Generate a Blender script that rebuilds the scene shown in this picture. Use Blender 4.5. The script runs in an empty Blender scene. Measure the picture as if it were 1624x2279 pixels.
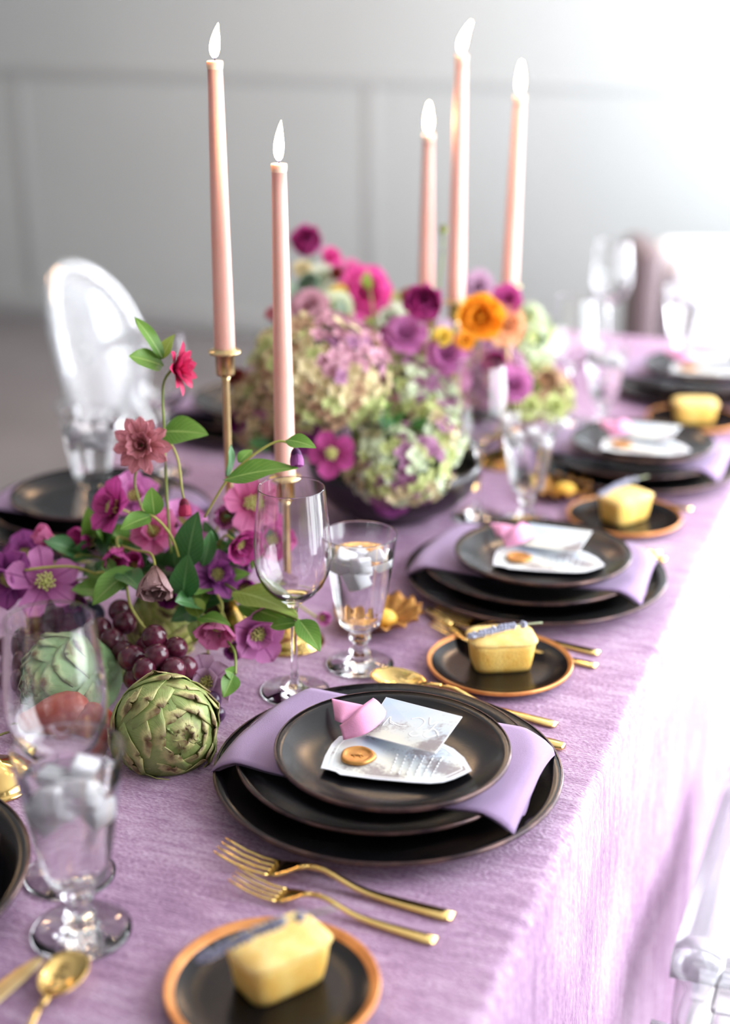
import bpy, bmesh, math, random
from mathutils import Vector, Matrix, noise, Quaternion

# ---------------------------------------------------------------- camera
S = bpy.context.scene
COL = S.collection
R = math.radians
cam_data = bpy.data.cameras.new('camera')
cam = bpy.data.objects.new('camera', cam_data)
COL.objects.link(cam)
cam.location = (0, 0, 1.45)
cam.rotation_euler = (R(70), 0, R(21.7))
cam_data.sensor_fit = 'VERTICAL'
cam_data.sensor_height = 36
cam_data.sensor_width = 36
cam_data.lens = 50.55
cam_data.clip_start = 0.02
cam_data.dof.use_dof = True
cam_data.dof.focus_distance = 1.37
cam_data.dof.aperture_fstop = 1.9
S.camera = cam

# ---------------------------------------------------------------- light
w = bpy.data.worlds.new('world'); S.world = w
w.use_nodes = True
bg = w.node_tree.nodes['Background']
bg.inputs[0].default_value = (0.76, 0.78, 0.84, 1)
bg.inputs[1].default_value = 0.6

def area(name, loc, rot, sx, sy, power, col):
    l = bpy.data.lights.new(name, 'AREA'); l.shape = 'RECTANGLE'
    l.size = sx; l.size_y = sy; l.energy = power; l.color = col
    o = bpy.data.objects.new(name, l); COL.objects.link(o)
    o.location = loc; o.rotation_euler = rot
    return o
WX = 0.95            # the window wall stands on the right of the table
area('window_daylight', (WX + 0.12, 3.0, 1.5), (0, R(90), 0), 2.2, 4.6, 385, (0.90, 0.94, 1.0))
area('back_wall_boost', (WX - 0.02, 4.75, 1.6), (0, R(90), 0), 1.9, 0.9, 190, (0.88, 0.93, 1.0))  # extra lamp added at the window's far end to whiten the back wall
for px_, py_ in ((-0.75, 4.1), (-1.9, 4.3), (-3.4, 3.4)):
    area('added_warm_lamp', (px_, py_, 2.5), (0, 0, 0), 0.34, 0.34, 17, (1.0, 0.62, 0.34))  # unseen warm lamps, added for warm reflections in plates and glasses
sl = bpy.data.lights.new('sun', 'SUN'); sl.energy = 22; sl.angle = R(1.5); sl.color = (1.0, 0.97, 0.95)
so = bpy.data.objects.new('sun', sl); COL.objects.link(so)
so.rotation_euler = Vector((-1, 0.0, -2.0)).to_track_quat('-Z', 'Y').to_euler()

S.view_settings.view_transform = 'Standard'
S.view_settings.look = 'None'
S.view_settings.exposure = -0.42
S.view_settings.gamma = 1.0
S.view_settings.use_curve_mapping = False
S.cycles.max_bounces = 20
S.cycles.diffuse_bounces = 3
S.cycles.glossy_bounces = 4
S.cycles.transmission_bounces = 20
S.cycles.transparent_max_bounces = 12
S.cycles.sample_clamp_indirect = 25
S.cycles.use_adaptive_sampling = True
S.cycles.adaptive_threshold = 0.02

rnd = random.Random(7)
PI = math.pi

# ---------------------------------------------------------------- materials
def lin(c):
    def f(v):
        v /= 255.0
        return v / 12.92 if v <= 0.04045 else ((v + 0.055) / 1.055) ** 2.4
    return (f(c[0]), f(c[1]), f(c[2]), 1)
def node(nt, t, **k):
    n = nt.nodes.new(t)
    for a, b in k.items():
        if a.startswith('_'): setattr(n, a[1:], b)
        else: n.inputs[a.replace('_', ' ')].default_value = b
    return n
def base_mat(name):
    m = bpy.data.materials.new(name); m.use_nodes = True
    nt = m.node_tree
    return m, nt, nt.nodes['Principled BSDF'], nt.nodes['Material Output']
def coords(nt, scale=(1, 1, 1)):
    tc = nt.nodes.new('ShaderNodeTexCoord'); mp = nt.nodes.new('ShaderNodeMapping')
    mp.inputs['Scale'].default_value = scale
    nt.links.new(tc.outputs['Object'], mp.inputs['Vector'])
    return mp.outputs['Vector']
def plain(name, col, rough=0.5, metal=0.0, col2=None, nscale=30, bump=0.0, bscale=200, stretch=(1, 1, 1), sheen=0, coat=0, sss=0, spec=0.5, lo=0.35, hi=0.65):
    m, nt, p, out = base_mat(name)
    p.inputs['Base Color'].default_value = lin(col)
    p.inputs['Roughness'].default_value = rough
    p.inputs['Metallic'].default_value = metal
    p.inputs['Specular IOR Level'].default_value = spec
    if sheen: p.inputs['Sheen Weight'].default_value = sheen
    if coat: p.inputs['Coat Weight'].default_value = coat; p.inputs['Coat Roughness'].default_value = 0.08
    if sss:
        p.inputs['Subsurface Weight'].default_value = sss
        p.inputs['Subsurface Radius'].default_value = (1, 0.5, 0.4)
        p.inputs['Subsurface Scale'].default_value = 0.006
    v = coords(nt, stretch)
    if col2:
        n = node(nt, 'ShaderNodeTexNoise', Scale=nscale, Detail=4)
        nt.links.new(v, n.inputs['Vector'])
        cr = nt.nodes.new('ShaderNodeValToRGB')
        cr.color_ramp.elements[0].position = lo; cr.color_ramp.elements[1].position = hi
        cr.color_ramp.elements[0].color = lin(col); cr.color_ramp.elements[1].color = lin(col2)
        nt.links.new(n.outputs['Fac'], cr.inputs['Fac'])
        nt.links.new(cr.outputs['Color'], p.inputs['Base Color'])
    if bump:
        n = node(nt, 'ShaderNodeTexNoise', Scale=bscale, Detail=3)
        nt.links.new(v, n.inputs['Vector'])
        b = node(nt, 'ShaderNodeBump', Strength=bump, Distance=0.002)
        nt.links.new(n.outputs['Fac'], b.inputs['Height']); nt.links.new(b.outputs['Normal'], p.inputs['Normal'])
    return m
def petal_mat(name, base, tip, mid=None, trans=0.3, rough=0.6, vein=None):
    """colour runs from the claw of the petal (u=0) to its tip (u=1); a paler or darker midrib along v=0.5"""
    m, nt, p, out = base_mat(name)
    uv = nt.nodes.new('ShaderNodeTexCoord'); sp = nt.nodes.new('ShaderNodeSeparateXYZ')
    nt.links.new(uv.outputs['UV'], sp.inputs[0])
    nz = node(nt, 'ShaderNodeTexNoise', Scale=70, Detail=2); nt.links.new(uv.outputs['Object'], nz.inputs['Vector'])
    ad = node(nt, 'ShaderNodeMath', _operation='MULTIPLY_ADD'); ad.inputs[1].default_value = 0.5; nt.links.new(nz.outputs['Fac'], ad.inputs[0]); nt.links.new(sp.outputs['X'], ad.inputs[2])
    cr = nt.nodes.new('ShaderNodeValToRGB'); e = cr.color_ramp.elements
    e[0].position = 0.2; e[0].color = lin(base); e[1].position = 1.2 if False else 1.0; e[1].color = lin(tip)
    if mid:
        x = e.new(0.6); x.color = lin(mid)
    nt.links.new(ad.outputs[0], cr.inputs['Fac'])
    col = cr.outputs['Color']
    if vein:
        # branching side veins: stripes in (u + |v|)
        ab = node(nt, 'ShaderNodeMath', _operation='SUBTRACT'); ab.inputs[1].default_value = 0.5; nt.links.new(sp.outputs['Y'], ab.inputs[0])
        a2 = node(nt, 'ShaderNodeMath', _operation='ABSOLUTE'); nt.links.new(ab.outputs[0], a2.inputs[0])
        lt = node(nt, 'ShaderNodeMath', _operation='LESS_THAN'); lt.inputs[1].default_value = 0.03; nt.links.new(a2.outputs[0], lt.inputs[0])
        s1 = node(nt, 'ShaderNodeMath', _operation='MULTIPLY_ADD'); s1.inputs[1].default_value = -0.7; nt.links.new(a2.outputs[0], s1.inputs[0]); nt.links.new(sp.outputs['X'], s1.inputs[2])
        s2 = node(nt, 'ShaderNodeMath', _operation='MULTIPLY'); s2.inputs[1].default_value = 60; nt.links.new(s1.outputs[0], s2.inputs[0])
        s3 = node(nt, 'ShaderNodeMath', _operation='SINE'); nt.links.new(s2.outputs[0], s3.inputs[0])
        s4 = node(nt, 'ShaderNodeMath', _operation='GREATER_THAN'); s4.inputs[1].default_value = 0.9; nt.links.new(s3.outputs[0], s4.inputs[0])
        s5 = node(nt, 'ShaderNodeMath', _operation='MULTIPLY'); s5.inputs[1].default_value = 0.35; nt.links.new(s4.outputs[0], s5.inputs[0])
        mx = node(nt, 'ShaderNodeMath', _operation='MAXIMUM'); nt.links.new(s5.outputs[0], mx.inputs[0]); nt.links.new(lt.outputs[0], mx.inputs[1])
        mi = nt.nodes.new('ShaderNodeMix'); mi.data_type = 'RGBA'
        nt.links.new(mx.outputs[0], mi.inputs[0]); nt.links.new(col, mi.inputs[6]); mi.inputs[7].default_value = lin(vein)
        col = mi.outputs[2]
    nt.links.new(col, p.inputs['Base Color'])
    p.inputs['Roughness'].default_value = rough
    p.inputs['Sheen Weight'].default_value = 0.0
    tr = nt.nodes.new('ShaderNodeBsdfTranslucent'); nt.links.new(col, tr.inputs[0])
    ms = nt.nodes.new('ShaderNodeMixShader'); ms.inputs[0].default_value = trans
    nt.links.new(p.outputs[0], ms.inputs[1]); nt.links.new(tr.outputs[0], ms.inputs[2]); nt.links.new(ms.outputs[0], out.inputs[0])
    return m
def glass_mat(name, col=(1, 1, 1, 1), rough=0.0, ior=1.45):
    m, nt, p, out = base_mat(name)
    p.inputs['Base Color'].default_value = col
    p.inputs['Transmission Weight'].default_value = 1.0
    p.inputs['Roughness'].default_value = rough
    p.inputs['IOR'].default_value = ior
    return m
M = {}
M['glass'] = glass_mat('clear glass', ior=1.48)
M['water'] = glass_mat('water', ior=1.26)
M['ice'] = glass_mat('ice', rough=0.25, ior=1.31)
M['acrylic'] = glass_mat('clear acrylic', (0.98, 0.985, 1.0, 1), 0.10, 1.35); M['acrylic'].node_tree.nodes['Principled BSDF'].inputs['Transmission Weight'].default_value = 0.84
M['plate'] = plain('satin black glaze', (9, 9, 12), 0.22, col2=(14, 13, 16), nscale=40, spec=0.36, bump=0.05, bscale=500)
M['copper'] = plain('copper glaze rim', (226, 156, 92), 0.35, 0.45, col2=(206, 134, 74), nscale=60)
M['thin_rim'] = plain('bronze rim line', (104, 78, 72), 0.18, 0.5, col2=(60, 46, 50), nscale=40)
M['gold'] = plain('polished gold', (236, 204, 132), 0.15, 1.0, col2=(226, 190, 116), nscale=20)
M['gold_brushed'] = plain('soft gold', (228, 206, 156), 0.28, 1.0, col2=(216, 190, 136), nscale=60)
M['gold_leaf'] = plain('hammered gold dish', (200, 150, 84), 0.34, 0.9, col2=(168, 116, 60), nscale=90, bump=0.6, bscale=220)
M['cake'] = plain('lemon sponge', (250, 214, 122), 0.75, col2=(236, 184, 80), nscale=40, bump=0.5, bscale=420, sss=0.25)
M['cake_top'] = plain('baked crust', (255, 226, 150), 0.7, col2=(246, 200, 110), nscale=60, bump=0.5, bscale=500, sss=0.2)
M['butter'] = plain('butter', (250, 205, 90), 0.45, col2=(240, 185, 70), nscale=40, sss=0.3)
M['napkin'] = plain('mauve twill napkin', (168, 140, 176), 0.8, col2=(158, 130, 168), nscale=8, bump=0.35, bscale=1400, sheen=0.15)
M['ribbon'] = plain('pink ribbon', (232, 158, 196), 0.75, col2=(222, 146, 186), nscale=20, bump=0.2, bscale=900)
M['seal'] = plain('bronze sealing wax', (190, 132, 66), 0.34, 0.55, col2=(204, 148, 80), nscale=200)
M['ink_white'] = plain('white ink', (250, 250, 250), 0.6)
M['card_edge'] = plain('white card stock', (238, 238, 242), 0.7, col2=(232, 232, 240), nscale=50)
M['wax'] = plain('pale pink candle wax', (238, 184, 168), 0.40, col2=(240, 192, 178), nscale=12, sss=0.5)
M['wax_top'] = plain('melted wax rim', (255, 226, 200), 0.3, sss=0.5)
M['wick'] = plain('wick', (40, 30, 28), 0.9)
M['stem'] = petal_mat('pale green stem', (110, 130, 50), (150, 165, 80), trans=0.15)
M['stem_yellow'] = petal_mat('yellow green stem', (150, 150, 60), (196, 192, 104), trans=0.15)
M['leaf'] = petal_mat('fresh green leaf', (70, 118, 34), (112, 156, 62), vein=(150, 180, 96), trans=0.25, rough=0.45)
M['leaf_dark'] = petal_mat('deep green leaf', (38, 84, 38), (66, 118, 60), vein=(96, 140, 84), trans=0.15, rough=0.45)
M['leaf_lime'] = petal_mat('lime green leaf', (120, 140, 40), (156, 178, 84), vein=(176, 196, 112), trans=0.3, rough=0.45)
M['leaf_grey'] = petal_mat('grey green leaf', (110, 140, 116), (160, 182, 158), vein=(180, 196, 176), trans=0.2)
M['p_crimson'] = petal_mat('crimson petal', (120, 16, 50), (206, 46, 98), vein=(150, 26, 66))
M['p_dusty'] = petal_mat('dusty rose petal', (150, 84, 84), (214, 140, 150), mid=(196, 130, 128), vein=(160, 92, 104))
M['p_magenta'] = petal_mat('magenta petal', (112, 14, 74), (196, 74, 150), mid=(160, 44, 112), vein=(128, 26, 88))
M['p_purple'] = petal_mat('violet petal', (84, 24, 88), (170, 84, 158), mid=(124, 48, 122), vein=(98, 30, 96))
M['p_mauve'] = petal_mat('mauve petal', (150, 70, 128), (212, 132, 190), mid=(180, 96, 158), vein=(158, 76, 136))
M['p_pink'] = petal_mat('rose pink petal', (176, 60, 110), (224, 126, 176), mid=(206, 90, 144), vein=(186, 80, 128))
M['p_taupe'] = petal_mat('taupe petal', (112, 80, 66), (176, 140, 140), mid=(150, 112, 108), vein=(124, 90, 86))
M['p_palem'] = petal_mat('pale mauve petal', (150, 110, 140), (206, 168, 196), vein=(168, 124, 156))
M['p_fuchsia'] = petal_mat('fuchsia petal', (180, 26, 110), (232, 84, 170), mid=(216, 56, 140), vein=(190, 40, 120))
M['p_orange'] = petal_mat('marigold orange petal', (226, 124, 10), (252, 182, 50), vein=(236, 140, 26))
M['p_peach'] = petal_mat('peach petal', (206, 126, 80), (244, 186, 140), vein=(216, 146, 104))
M['p_yellow'] = petal_mat('yellow petal', (220, 180, 40), (250, 222, 96))
M['p_rust'] = petal_mat('rust red petal', (120, 50, 44), (180, 92, 84))
M['p_plum'] = petal_mat('plum petal', (70, 14, 62), (146, 44, 132), mid=(110, 28, 98))
M['p_white'] = petal_mat('greenish white petal', (190, 204, 170), (228, 234, 216))
M['h_cream'] = petal_mat('cream floret', (190, 172, 116), (228, 212, 168), trans=0.25)
M['h_green'] = petal_mat('pale green floret', (160, 172, 98), (212, 220, 150), trans=0.25)
M['h_tan'] = petal_mat('antique tan floret', (166, 128, 100), (204, 170, 136), trans=0.25)
M['h_pink'] = petal_mat('dusky pink floret', (164, 104, 122), (212, 160, 176), trans=0.25)
M['h_mauve'] = petal_mat('dusky purple floret', (122, 70, 110), (178, 122, 158), trans=0.25)
M['h_mint'] = petal_mat('mint white floret', (176, 196, 150), (226, 234, 202), trans=0.25)
M['stamen'] = plain('cream stamens', (226, 220, 150), 0.6, col2=(190, 196, 96), nscale=300)
M['grape'] = plain('red grape skin', (66, 16, 34), 0.2, col2=(104, 40, 62), nscale=45, coat=0.3, sss=0.15, bump=0.03, bscale=300)
M['grape_dark'] = plain('purple grape skin', (44, 18, 44), 0.24, col2=(96, 62, 104), nscale=60, coat=0.2)
M['fig'] = plain('blue black plum skin', (36, 34, 58), 0.4, col2=(80, 80, 110), nscale=60)
M['pear'] = plain('brick red pear skin', (150, 46, 36), 0.42, col2=(184, 84, 62), nscale=26, bump=0.1, bscale=500, coat=0.15)
M['bark'] = plain('grape stalk', (110, 104, 56), 0.7)
M['bowl'] = plain('aubergine black bowl', (22, 12, 20), 0.3, col2=(34, 20, 30), nscale=20)
M['lavender'] = plain('lavender buds', (150, 150, 172), 0.85, col2=(186, 190, 208), nscale=300)
M['lav_stem'] = plain('dried lavender stem', (176, 184, 150), 0.8)
M['wall'] = plain('grey plaster wall', (172, 176, 176), 0.9, col2=(167, 171, 171), nscale=1.2, bump=0.08, bscale=60)
M['trim'] = plain('painted panel moulding', (162, 165, 165), 0.9)
M['floor'] = plain('dark grey concrete', (122, 118, 120), 0.5, col2=(112, 108, 110), nscale=2.5, bump=0.15, bscale=30)
M['ceiling'] = plain('ceiling paint', (200, 198, 196), 0.95)
M['sofa'] = plain('white linen upholstery', (236, 236, 240), 0.9, col2=(228, 228, 234), nscale=20, bump=0.2, bscale=700)
M['sofa_wood'] = plain('dark walnut frame', (112, 94, 96), 0.5, col2=(98, 82, 86), nscale=20, stretch=(1, 1, 8))

def artichoke_mat(name, base, mid, tip):
    m, nt, p, out = base_mat(name)
    uv = nt.nodes.new('ShaderNodeTexCoord'); sp = nt.nodes.new('ShaderNodeSeparateXYZ'); nt.links.new(uv.outputs['UV'], sp.inputs[0])
    nz = node(nt, 'ShaderNodeTexNoise', Scale=60, Detail=4); nt.links.new(uv.outputs['Object'], nz.inputs['Vector'])
    ma = node(nt, 'ShaderNodeMath', _operation='MULTIPLY_ADD'); ma.inputs[1].default_value = 0.7
    nt.links.new(nz.outputs['Fac'], ma.inputs[0]); nt.links.new(sp.outputs['X'], ma.inputs[2])
    cr = nt.nodes.new('ShaderNodeValToRGB'); e = cr.color_ramp.elements
    e[0].position = 0.3; e[0].color = lin(base); e[1].position = 1.0; e[1].color = lin(mid)
    sc = node(nt, 'ShaderNodeMath', _operation='MULTIPLY'); sc.inputs[1].default_value = 0.72; nt.links.new(ma.outputs[0], sc.inputs[0])
    x = e.new(0.80); x.color = lin(mid); x2 = e.new(0.90); x2.color = lin(tip); e[len(e) - 1].color = lin((112, 84, 52))
    nt.links.new(sc.outputs[0], cr.inputs['Fac'])
    # fine brown scratches running along the bract
    st = nt.nodes.new('ShaderNodeMapping'); st.inputs['Scale'].default_value = (3, 60, 1); nt.links.new(uv.outputs['UV'], st.inputs[0])
    n2 = node(nt, 'ShaderNodeTexNoise', Scale=1.0, Detail=3); nt.links.new(st.outputs[0], n2.inputs['Vector'])
    mr = node(nt, 'ShaderNodeMapRange'); mr.inputs[1].default_value = 0.55; mr.inputs[2].default_value = 0.75; mr.inputs[4].default_value = 0.35
    nt.links.new(n2.outputs['Fac'], mr.inputs[0])
    n3 = node(nt, 'ShaderNodeTexNoise', Scale=45, Detail=3); nt.links.new(uv.outputs['Object'], n3.inputs['Vector'])
    m3 = node(nt, 'ShaderNodeMapRange'); m3.inputs[1].default_value = 0.54; m3.inputs[2].default_value = 0.68; m3.inputs[4].default_value = 0.7
    nt.links.new(n3.outputs['Fac'], m3.inputs[0])
    mx = node(nt, 'ShaderNodeMath', _operation='MAXIMUM'); nt.links.new(mr.outputs[0], mx.inputs[0]); nt.links.new(m3.outputs[0], mx.inputs[1])
    mi = nt.nodes.new('ShaderNodeMix'); mi.data_type = 'RGBA'; nt.links.new(mx.outputs[0], mi.inputs[0])
    nt.links.new(cr.outputs['Color'], mi.inputs[6]); mi.inputs[7].default_value = lin((104, 84, 50))
    nt.links.new(mi.outputs[2], p.inputs['Base Color'])
    p.inputs['Roughness'].default_value = 0.5
    b = node(nt, 'ShaderNodeBump', Strength=0.5, Distance=0.001); nt.links.new(n2.outputs['Fac'], b.inputs['Height']); nt.links.new(b.outputs['Normal'], p.inputs['Normal'])
    return m
M['arti'] = artichoke_mat('artichoke bract', (104, 126, 66), (150, 164, 96), (198, 192, 128))
M['arti_blue'] = artichoke_mat('cool green artichoke bract', (110, 146, 96), (150, 184, 128), (186, 206, 150))
M['arti_yellow'] = artichoke_mat('yellow green artichoke bract', (140, 150, 60), (176, 184, 92), (206, 204, 124))

# the crushed velvet cloth
def cloth_mat():
    m, nt, p, out = base_mat('crushed mauve velvet')
    v = coords(nt, (26, 120, 22))
    n = node(nt, 'ShaderNodeTexNoise', Scale=1.0, Detail=6, Roughness=0.65, Distortion=0.6); nt.links.new(v, n.inputs['Vector'])
    v2 = coords(nt, (6, 6, 6)); n2 = node(nt, 'ShaderNodeTexNoise', Scale=1.0, Detail=3); nt.links.new(v2, n2.inputs['Vector'])
    v3 = coords(nt, (240, 600, 160)); n3 = node(nt, 'ShaderNodeTexNoise', Scale=1.0, Detail=3); nt.links.new(v3, n3.inputs['Vector'])
    a = node(nt, 'ShaderNodeMath', _operation='ADD'); nt.links.new(n.outputs['Fac'], a.inputs[0]); nt.links.new(n3.outputs['Fac'], a.inputs[1])
    b = node(nt, 'ShaderNodeMath', _operation='MULTIPLY_ADD'); b.inputs[1].default_value = 0.5; nt.links.new(a.outputs[0], b.inputs[0])
    c = node(nt, 'ShaderNodeMath', _operation='MULTIPLY_ADD'); c.inputs[1].default_value = 0.35; c.inputs[2].default_value = -0.175; nt.links.new(n2.outputs['Fac'], c.inputs[0]); nt.links.new(c.outputs[0], b.inputs[2])
    cr = nt.nodes.new('ShaderNodeValToRGB'); e = cr.color_ramp.elements
    e[0].position = 0.38; e[0].color = lin((150, 114, 146)); e[1].position = 0.63; e[1].color = lin((214, 186, 210))
    x = e.new(0.5); x.color = lin((184, 146, 178))
    nt.links.new(b.outputs[0], cr.inputs['Fac']); nt.links.new(cr.outputs[0], p.inputs['Base Color'])
    p.inputs['Roughness'].default_value = 0.62
    p.inputs['Sheen Weight'].default_value = 0.22; p.inputs['Sheen Roughness'].default_value = 0.4
    p.inputs['Sheen Tint'].default_value = lin((226, 190, 226))
    bp = node(nt, 'ShaderNodeBump', Strength=0.8, Distance=0.003); nt.links.new(a.outputs[0], bp.inputs['Height']); nt.links.new(bp.outputs[0], p.inputs['Normal'])
    return m
M['cloth'] = cloth_mat()

def card_mat(name, seed, amount=0.5):
    """a faint engraved landscape: cream sky, pale blue haze and grey-brown tree crowns"""
    m, nt, p, out = base_mat(name)
    tc = nt.nodes.new('ShaderNodeTexCoord'); mp = nt.nodes.new('ShaderNodeMapping'); mp.inputs['Location'].default_value = (seed, seed * 0.37, 0)
    nt.links.new(tc.outputs['Object'], mp.inputs[0])
    n = node(nt, 'ShaderNodeTexNoise', Scale=24, Detail=1); nt.links.new(mp.outputs[0], n.inputs['Vector'])
    n2 = node(nt, 'ShaderNodeTexNoise', Scale=260, Detail=4, Roughness=0.7); nt.links.new(mp.outputs[0], n2.inputs['Vector'])
    n3 = node(nt, 'ShaderNodeTexNoise', Scale=14, Detail=2); n3.noise_dimensions = '4D'; n3.inputs['W'].default_value = seed; nt.links.new(mp.outputs[0], n3.inputs['Vector'])
    cs = nt.nodes.new('ShaderNodeValToRGB'); e = cs.color_ramp.elements
    e[0].position = 0.4; e[0].color = lin((232, 230, 216)); e[1].position = 0.66; e[1].color = lin((196, 212, 230))
    nt.links.new(n3.outputs['Fac'], cs.inputs[0])
    a = node(nt, 'ShaderNodeMath', _operation='MULTIPLY_ADD'); a.inputs[1].default_value = 0.45; nt.links.new(n2.outputs['Fac'], a.inputs[0]); nt.links.new(n.outputs['Fac'], a.inputs[2])
    mr = node(nt, 'ShaderNodeMapRange'); mr.inputs[1].default_value = 1.22 - amount; mr.inputs[2].default_value = 1.36 - amount; mr.inputs[4].default_value = 0.85; nt.links.new(a.outputs[0], mr.inputs[0])
    mi = nt.nodes.new('ShaderNodeMix'); mi.data_type = 'RGBA'; nt.links.new(mr.outputs[0], mi.inputs[0]); nt.links.new(cs.outputs[0], mi.inputs[6]); mi.inputs[7].default_value = lin((142, 128, 130))
    nt.links.new(mi.outputs[2], p.inputs['Base Color']); p.inputs['Roughness'].default_value = 0.65
    return m
M['card_a'] = card_mat('engraved menu print', 3.1, 0.50)
M['card_b'] = card_mat('engraved place card print', 8.4, 0.55)

def flame_mat():
    m = bpy.data.materials.new('candle flame'); m.use_nodes = True; nt = m.node_tree; nt.nodes.clear()
    out = nt.nodes.new('ShaderNodeOutputMaterial'); em = nt.nodes.new('ShaderNodeEmission')
    tc = nt.nodes.new('ShaderNodeTexCoord'); sp = nt.nodes.new('ShaderNodeSeparateXYZ'); nt.links.new(tc.outputs['Generated'], sp.inputs[0])
    cr = nt.nodes.new('ShaderNodeValToRGB'); e = cr.color_ramp.elements
    e[0].position = 0.0; e[0].color = (0.10, 0.12, 0.5, 1); e[1].position = 0.14; e[1].color = (1, 0.62, 0.25, 1)
    x = e.new(0.3); x.color = (1.0, 0.66, 0.30, 1)
    nt.links.new(sp.outputs['Z'], cr.inputs[0]); nt.links.new(cr.outputs[0], em.inputs[0]); em.inputs[1].default_value = 190
    nt.links.new(em.outputs[0], out.inputs[0])
    return m
M['flame'] = flame_mat()

# ---------------------------------------------------------------- mesh helpers
def mesh(name, verts, faces, uvs=None, smooth=True):
    me = bpy.data.meshes.new(name)
    me.from_pydata([tuple(v) for v in verts], [], faces)
    if uvs:
        ul = me.uv_layers.new(name='UVMap')
        li = [0] * len(me.loops); me.loops.foreach_get('vertex_index', li)
        flat = []
        for i in li: flat += [uvs[i][0], uvs[i][1]]
        ul.data.foreach_set('uv', flat)
    if smooth: me.polygons.foreach_set('use_smooth', [True] * len(me.polygons))
    me.update()
    return me
def grid_mesh(name, nu, nv, fn, thick=0.0, closed_v=False):
    """fn(u,v)->Vector, u along, v across; thick>0 gives a closed solid sheet"""
    V, UV, F = [], [], []
    P = [[Vector(fn(i / nu, j / nv)) for j in range(nv + 1)] for i in range(nu + 1)]
    def idx(i, j, l=0): return l * (nu + 1) * (nv + 1) + i * (nv + 1) + j
    for i in range(nu + 1):
        for j in range(nv + 1):
            V.append(P[i][j]); UV.append((i / nu, j / nv))
    if thick:
        for i in range(nu + 1):
            for j in range(nv + 1):
                a = P[min(i + 1, nu)][j] - P[max(i - 1, 0)][j]; b = P[i][min(j + 1, nv)] - P[i][max(j - 1, 0)]
                n = a.cross(b)
                n = n.normalized() if n.length > 1e-12 else Vector((0, 0, 1))
                V.append(P[i][j] - n * thick); UV.append((i / nu, j / nv))
    for i in range(nu):
        for j in range(nv):
            F.append((idx(i, j), idx(i + 1, j), idx(i + 1, j + 1), idx(i, j + 1)))
            if thick: F.append((idx(i, j, 1), idx(i, j + 1, 1), idx(i + 1, j + 1, 1), idx(i + 1, j, 1)))
    if thick:
        for i in range(nu):
            F.append((idx(i, 0), idx(i, 0, 1), idx(i + 1, 0, 1), idx(i + 1, 0)))
            F.append((idx(i, nv), idx(i + 1, nv), idx(i + 1, nv, 1), idx(i, nv, 1)))
        for j in range(nv):
            F.append((idx(0, j), idx(0, j + 1), idx(0, j + 1, 1), idx(0, j, 1)))
            F.append((idx(nu, j), idx(nu, j, 1), idx(nu, j + 1, 1), idx(nu, j + 1)))
    return mesh(name, V, F, UV)
def lathe(name, prof, n=48, wob=None, closed=False):
    """prof: list of (r,z); wob(angle)->radius factor"""
    V, F, rows = [], [], []
    for r, z in prof:
        if r < 1e-6:
            rows.append([len(V)]); V.append((0, 0, z))
        else:
            row = []
            for k in range(n):
                a = 2 * PI * k / n; q = r * (wob(a, r, z) if wob else 1)
                row.append(len(V)); V.append((q * math.cos(a), q * math.sin(a), z))
            rows.append(row)
    pairs = list(zip(rows[:-1], rows[1:]))
    if closed: pairs.append((rows[-1], rows[0]))
    for a, b in pairs:
        if len(a) == 1 and len(b) == 1: continue
        for k in range(n):
            k2 = (k + 1) % n
            if len(a) == 1: F.append((a[0], b[k2], b[k]))
            elif len(b) == 1: F.append((a[k], a[k2], b[0]))
            else: F.append((a[k], a[k2], b[k2], b[k]))
    me = mesh(name, V, F)
    bm = bmesh.new(); bm.from_mesh(me); bmesh.ops.recalc_face_normals(bm, faces=bm.faces); bm.to_mesh(me); bm.free()
    me.polygons.foreach_set('use_smooth', [True] * len(me.polygons))
    return me
def smooth_pts(pts, n=6):
    pts = [Vector(p) for p in pts]
    if len(pts) < 3: return pts
    out = []
    for i in range(len(pts) - 1):
        p0 = pts[max(i - 1, 0)]; p1 = pts[i]; p2 = pts[i + 1]; p3 = pts[min(i + 2, len(pts) - 1)]
        for k in range(n):
            t = k / n
            out.append(0.5 * ((2 * p1) + (p2 - p0) * t + (2 * p0 - 5 * p1 + 4 * p2 - p3) * t * t + (3 * p1 - p0 - 3 * p2 + p3) * t ** 3))
    out.append(pts[-1])
    return out
def tube(name, pts, r, n=8, sm=5, flat=1.0):
    """swept round or (flat<1) flattened bar; r may be a function of t"""
    P = smooth_pts(pts, sm); V, F, UV = [], [], []
    m = len(P)
    up = Vector((0, 0, 1))
    for i, p in enumerate(P):
        d = (P[min(i + 1, m - 1)] - P[max(i - 1, 0)]).normalized()
        s = d.cross(up)
        if s.length < 0.05: s = d.cross(Vector((0, 1, 0)))
        s.normalize(); t = s.cross(d)
        rr = r(i / (m - 1)) if callable(r) else r
        for k in range(n):
            a = 2 * PI * k / n
            V.append(p + s * (rr * math.cos(a)) + t * (rr * flat * math.sin(a))); UV.append((i / (m - 1), k / n))
    for i in range(m - 1):
        for k in range(n):
            F.append((i * n + k, i * n + (k + 1) % n, (i + 1) * n + (k + 1) % n, (i + 1) * n + k))
    F.append(tuple(range(n - 1, -1, -1))); F.append(tuple((m - 1) * n + k for k in range(n)))
    return mesh(name, V, F, UV)
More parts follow.
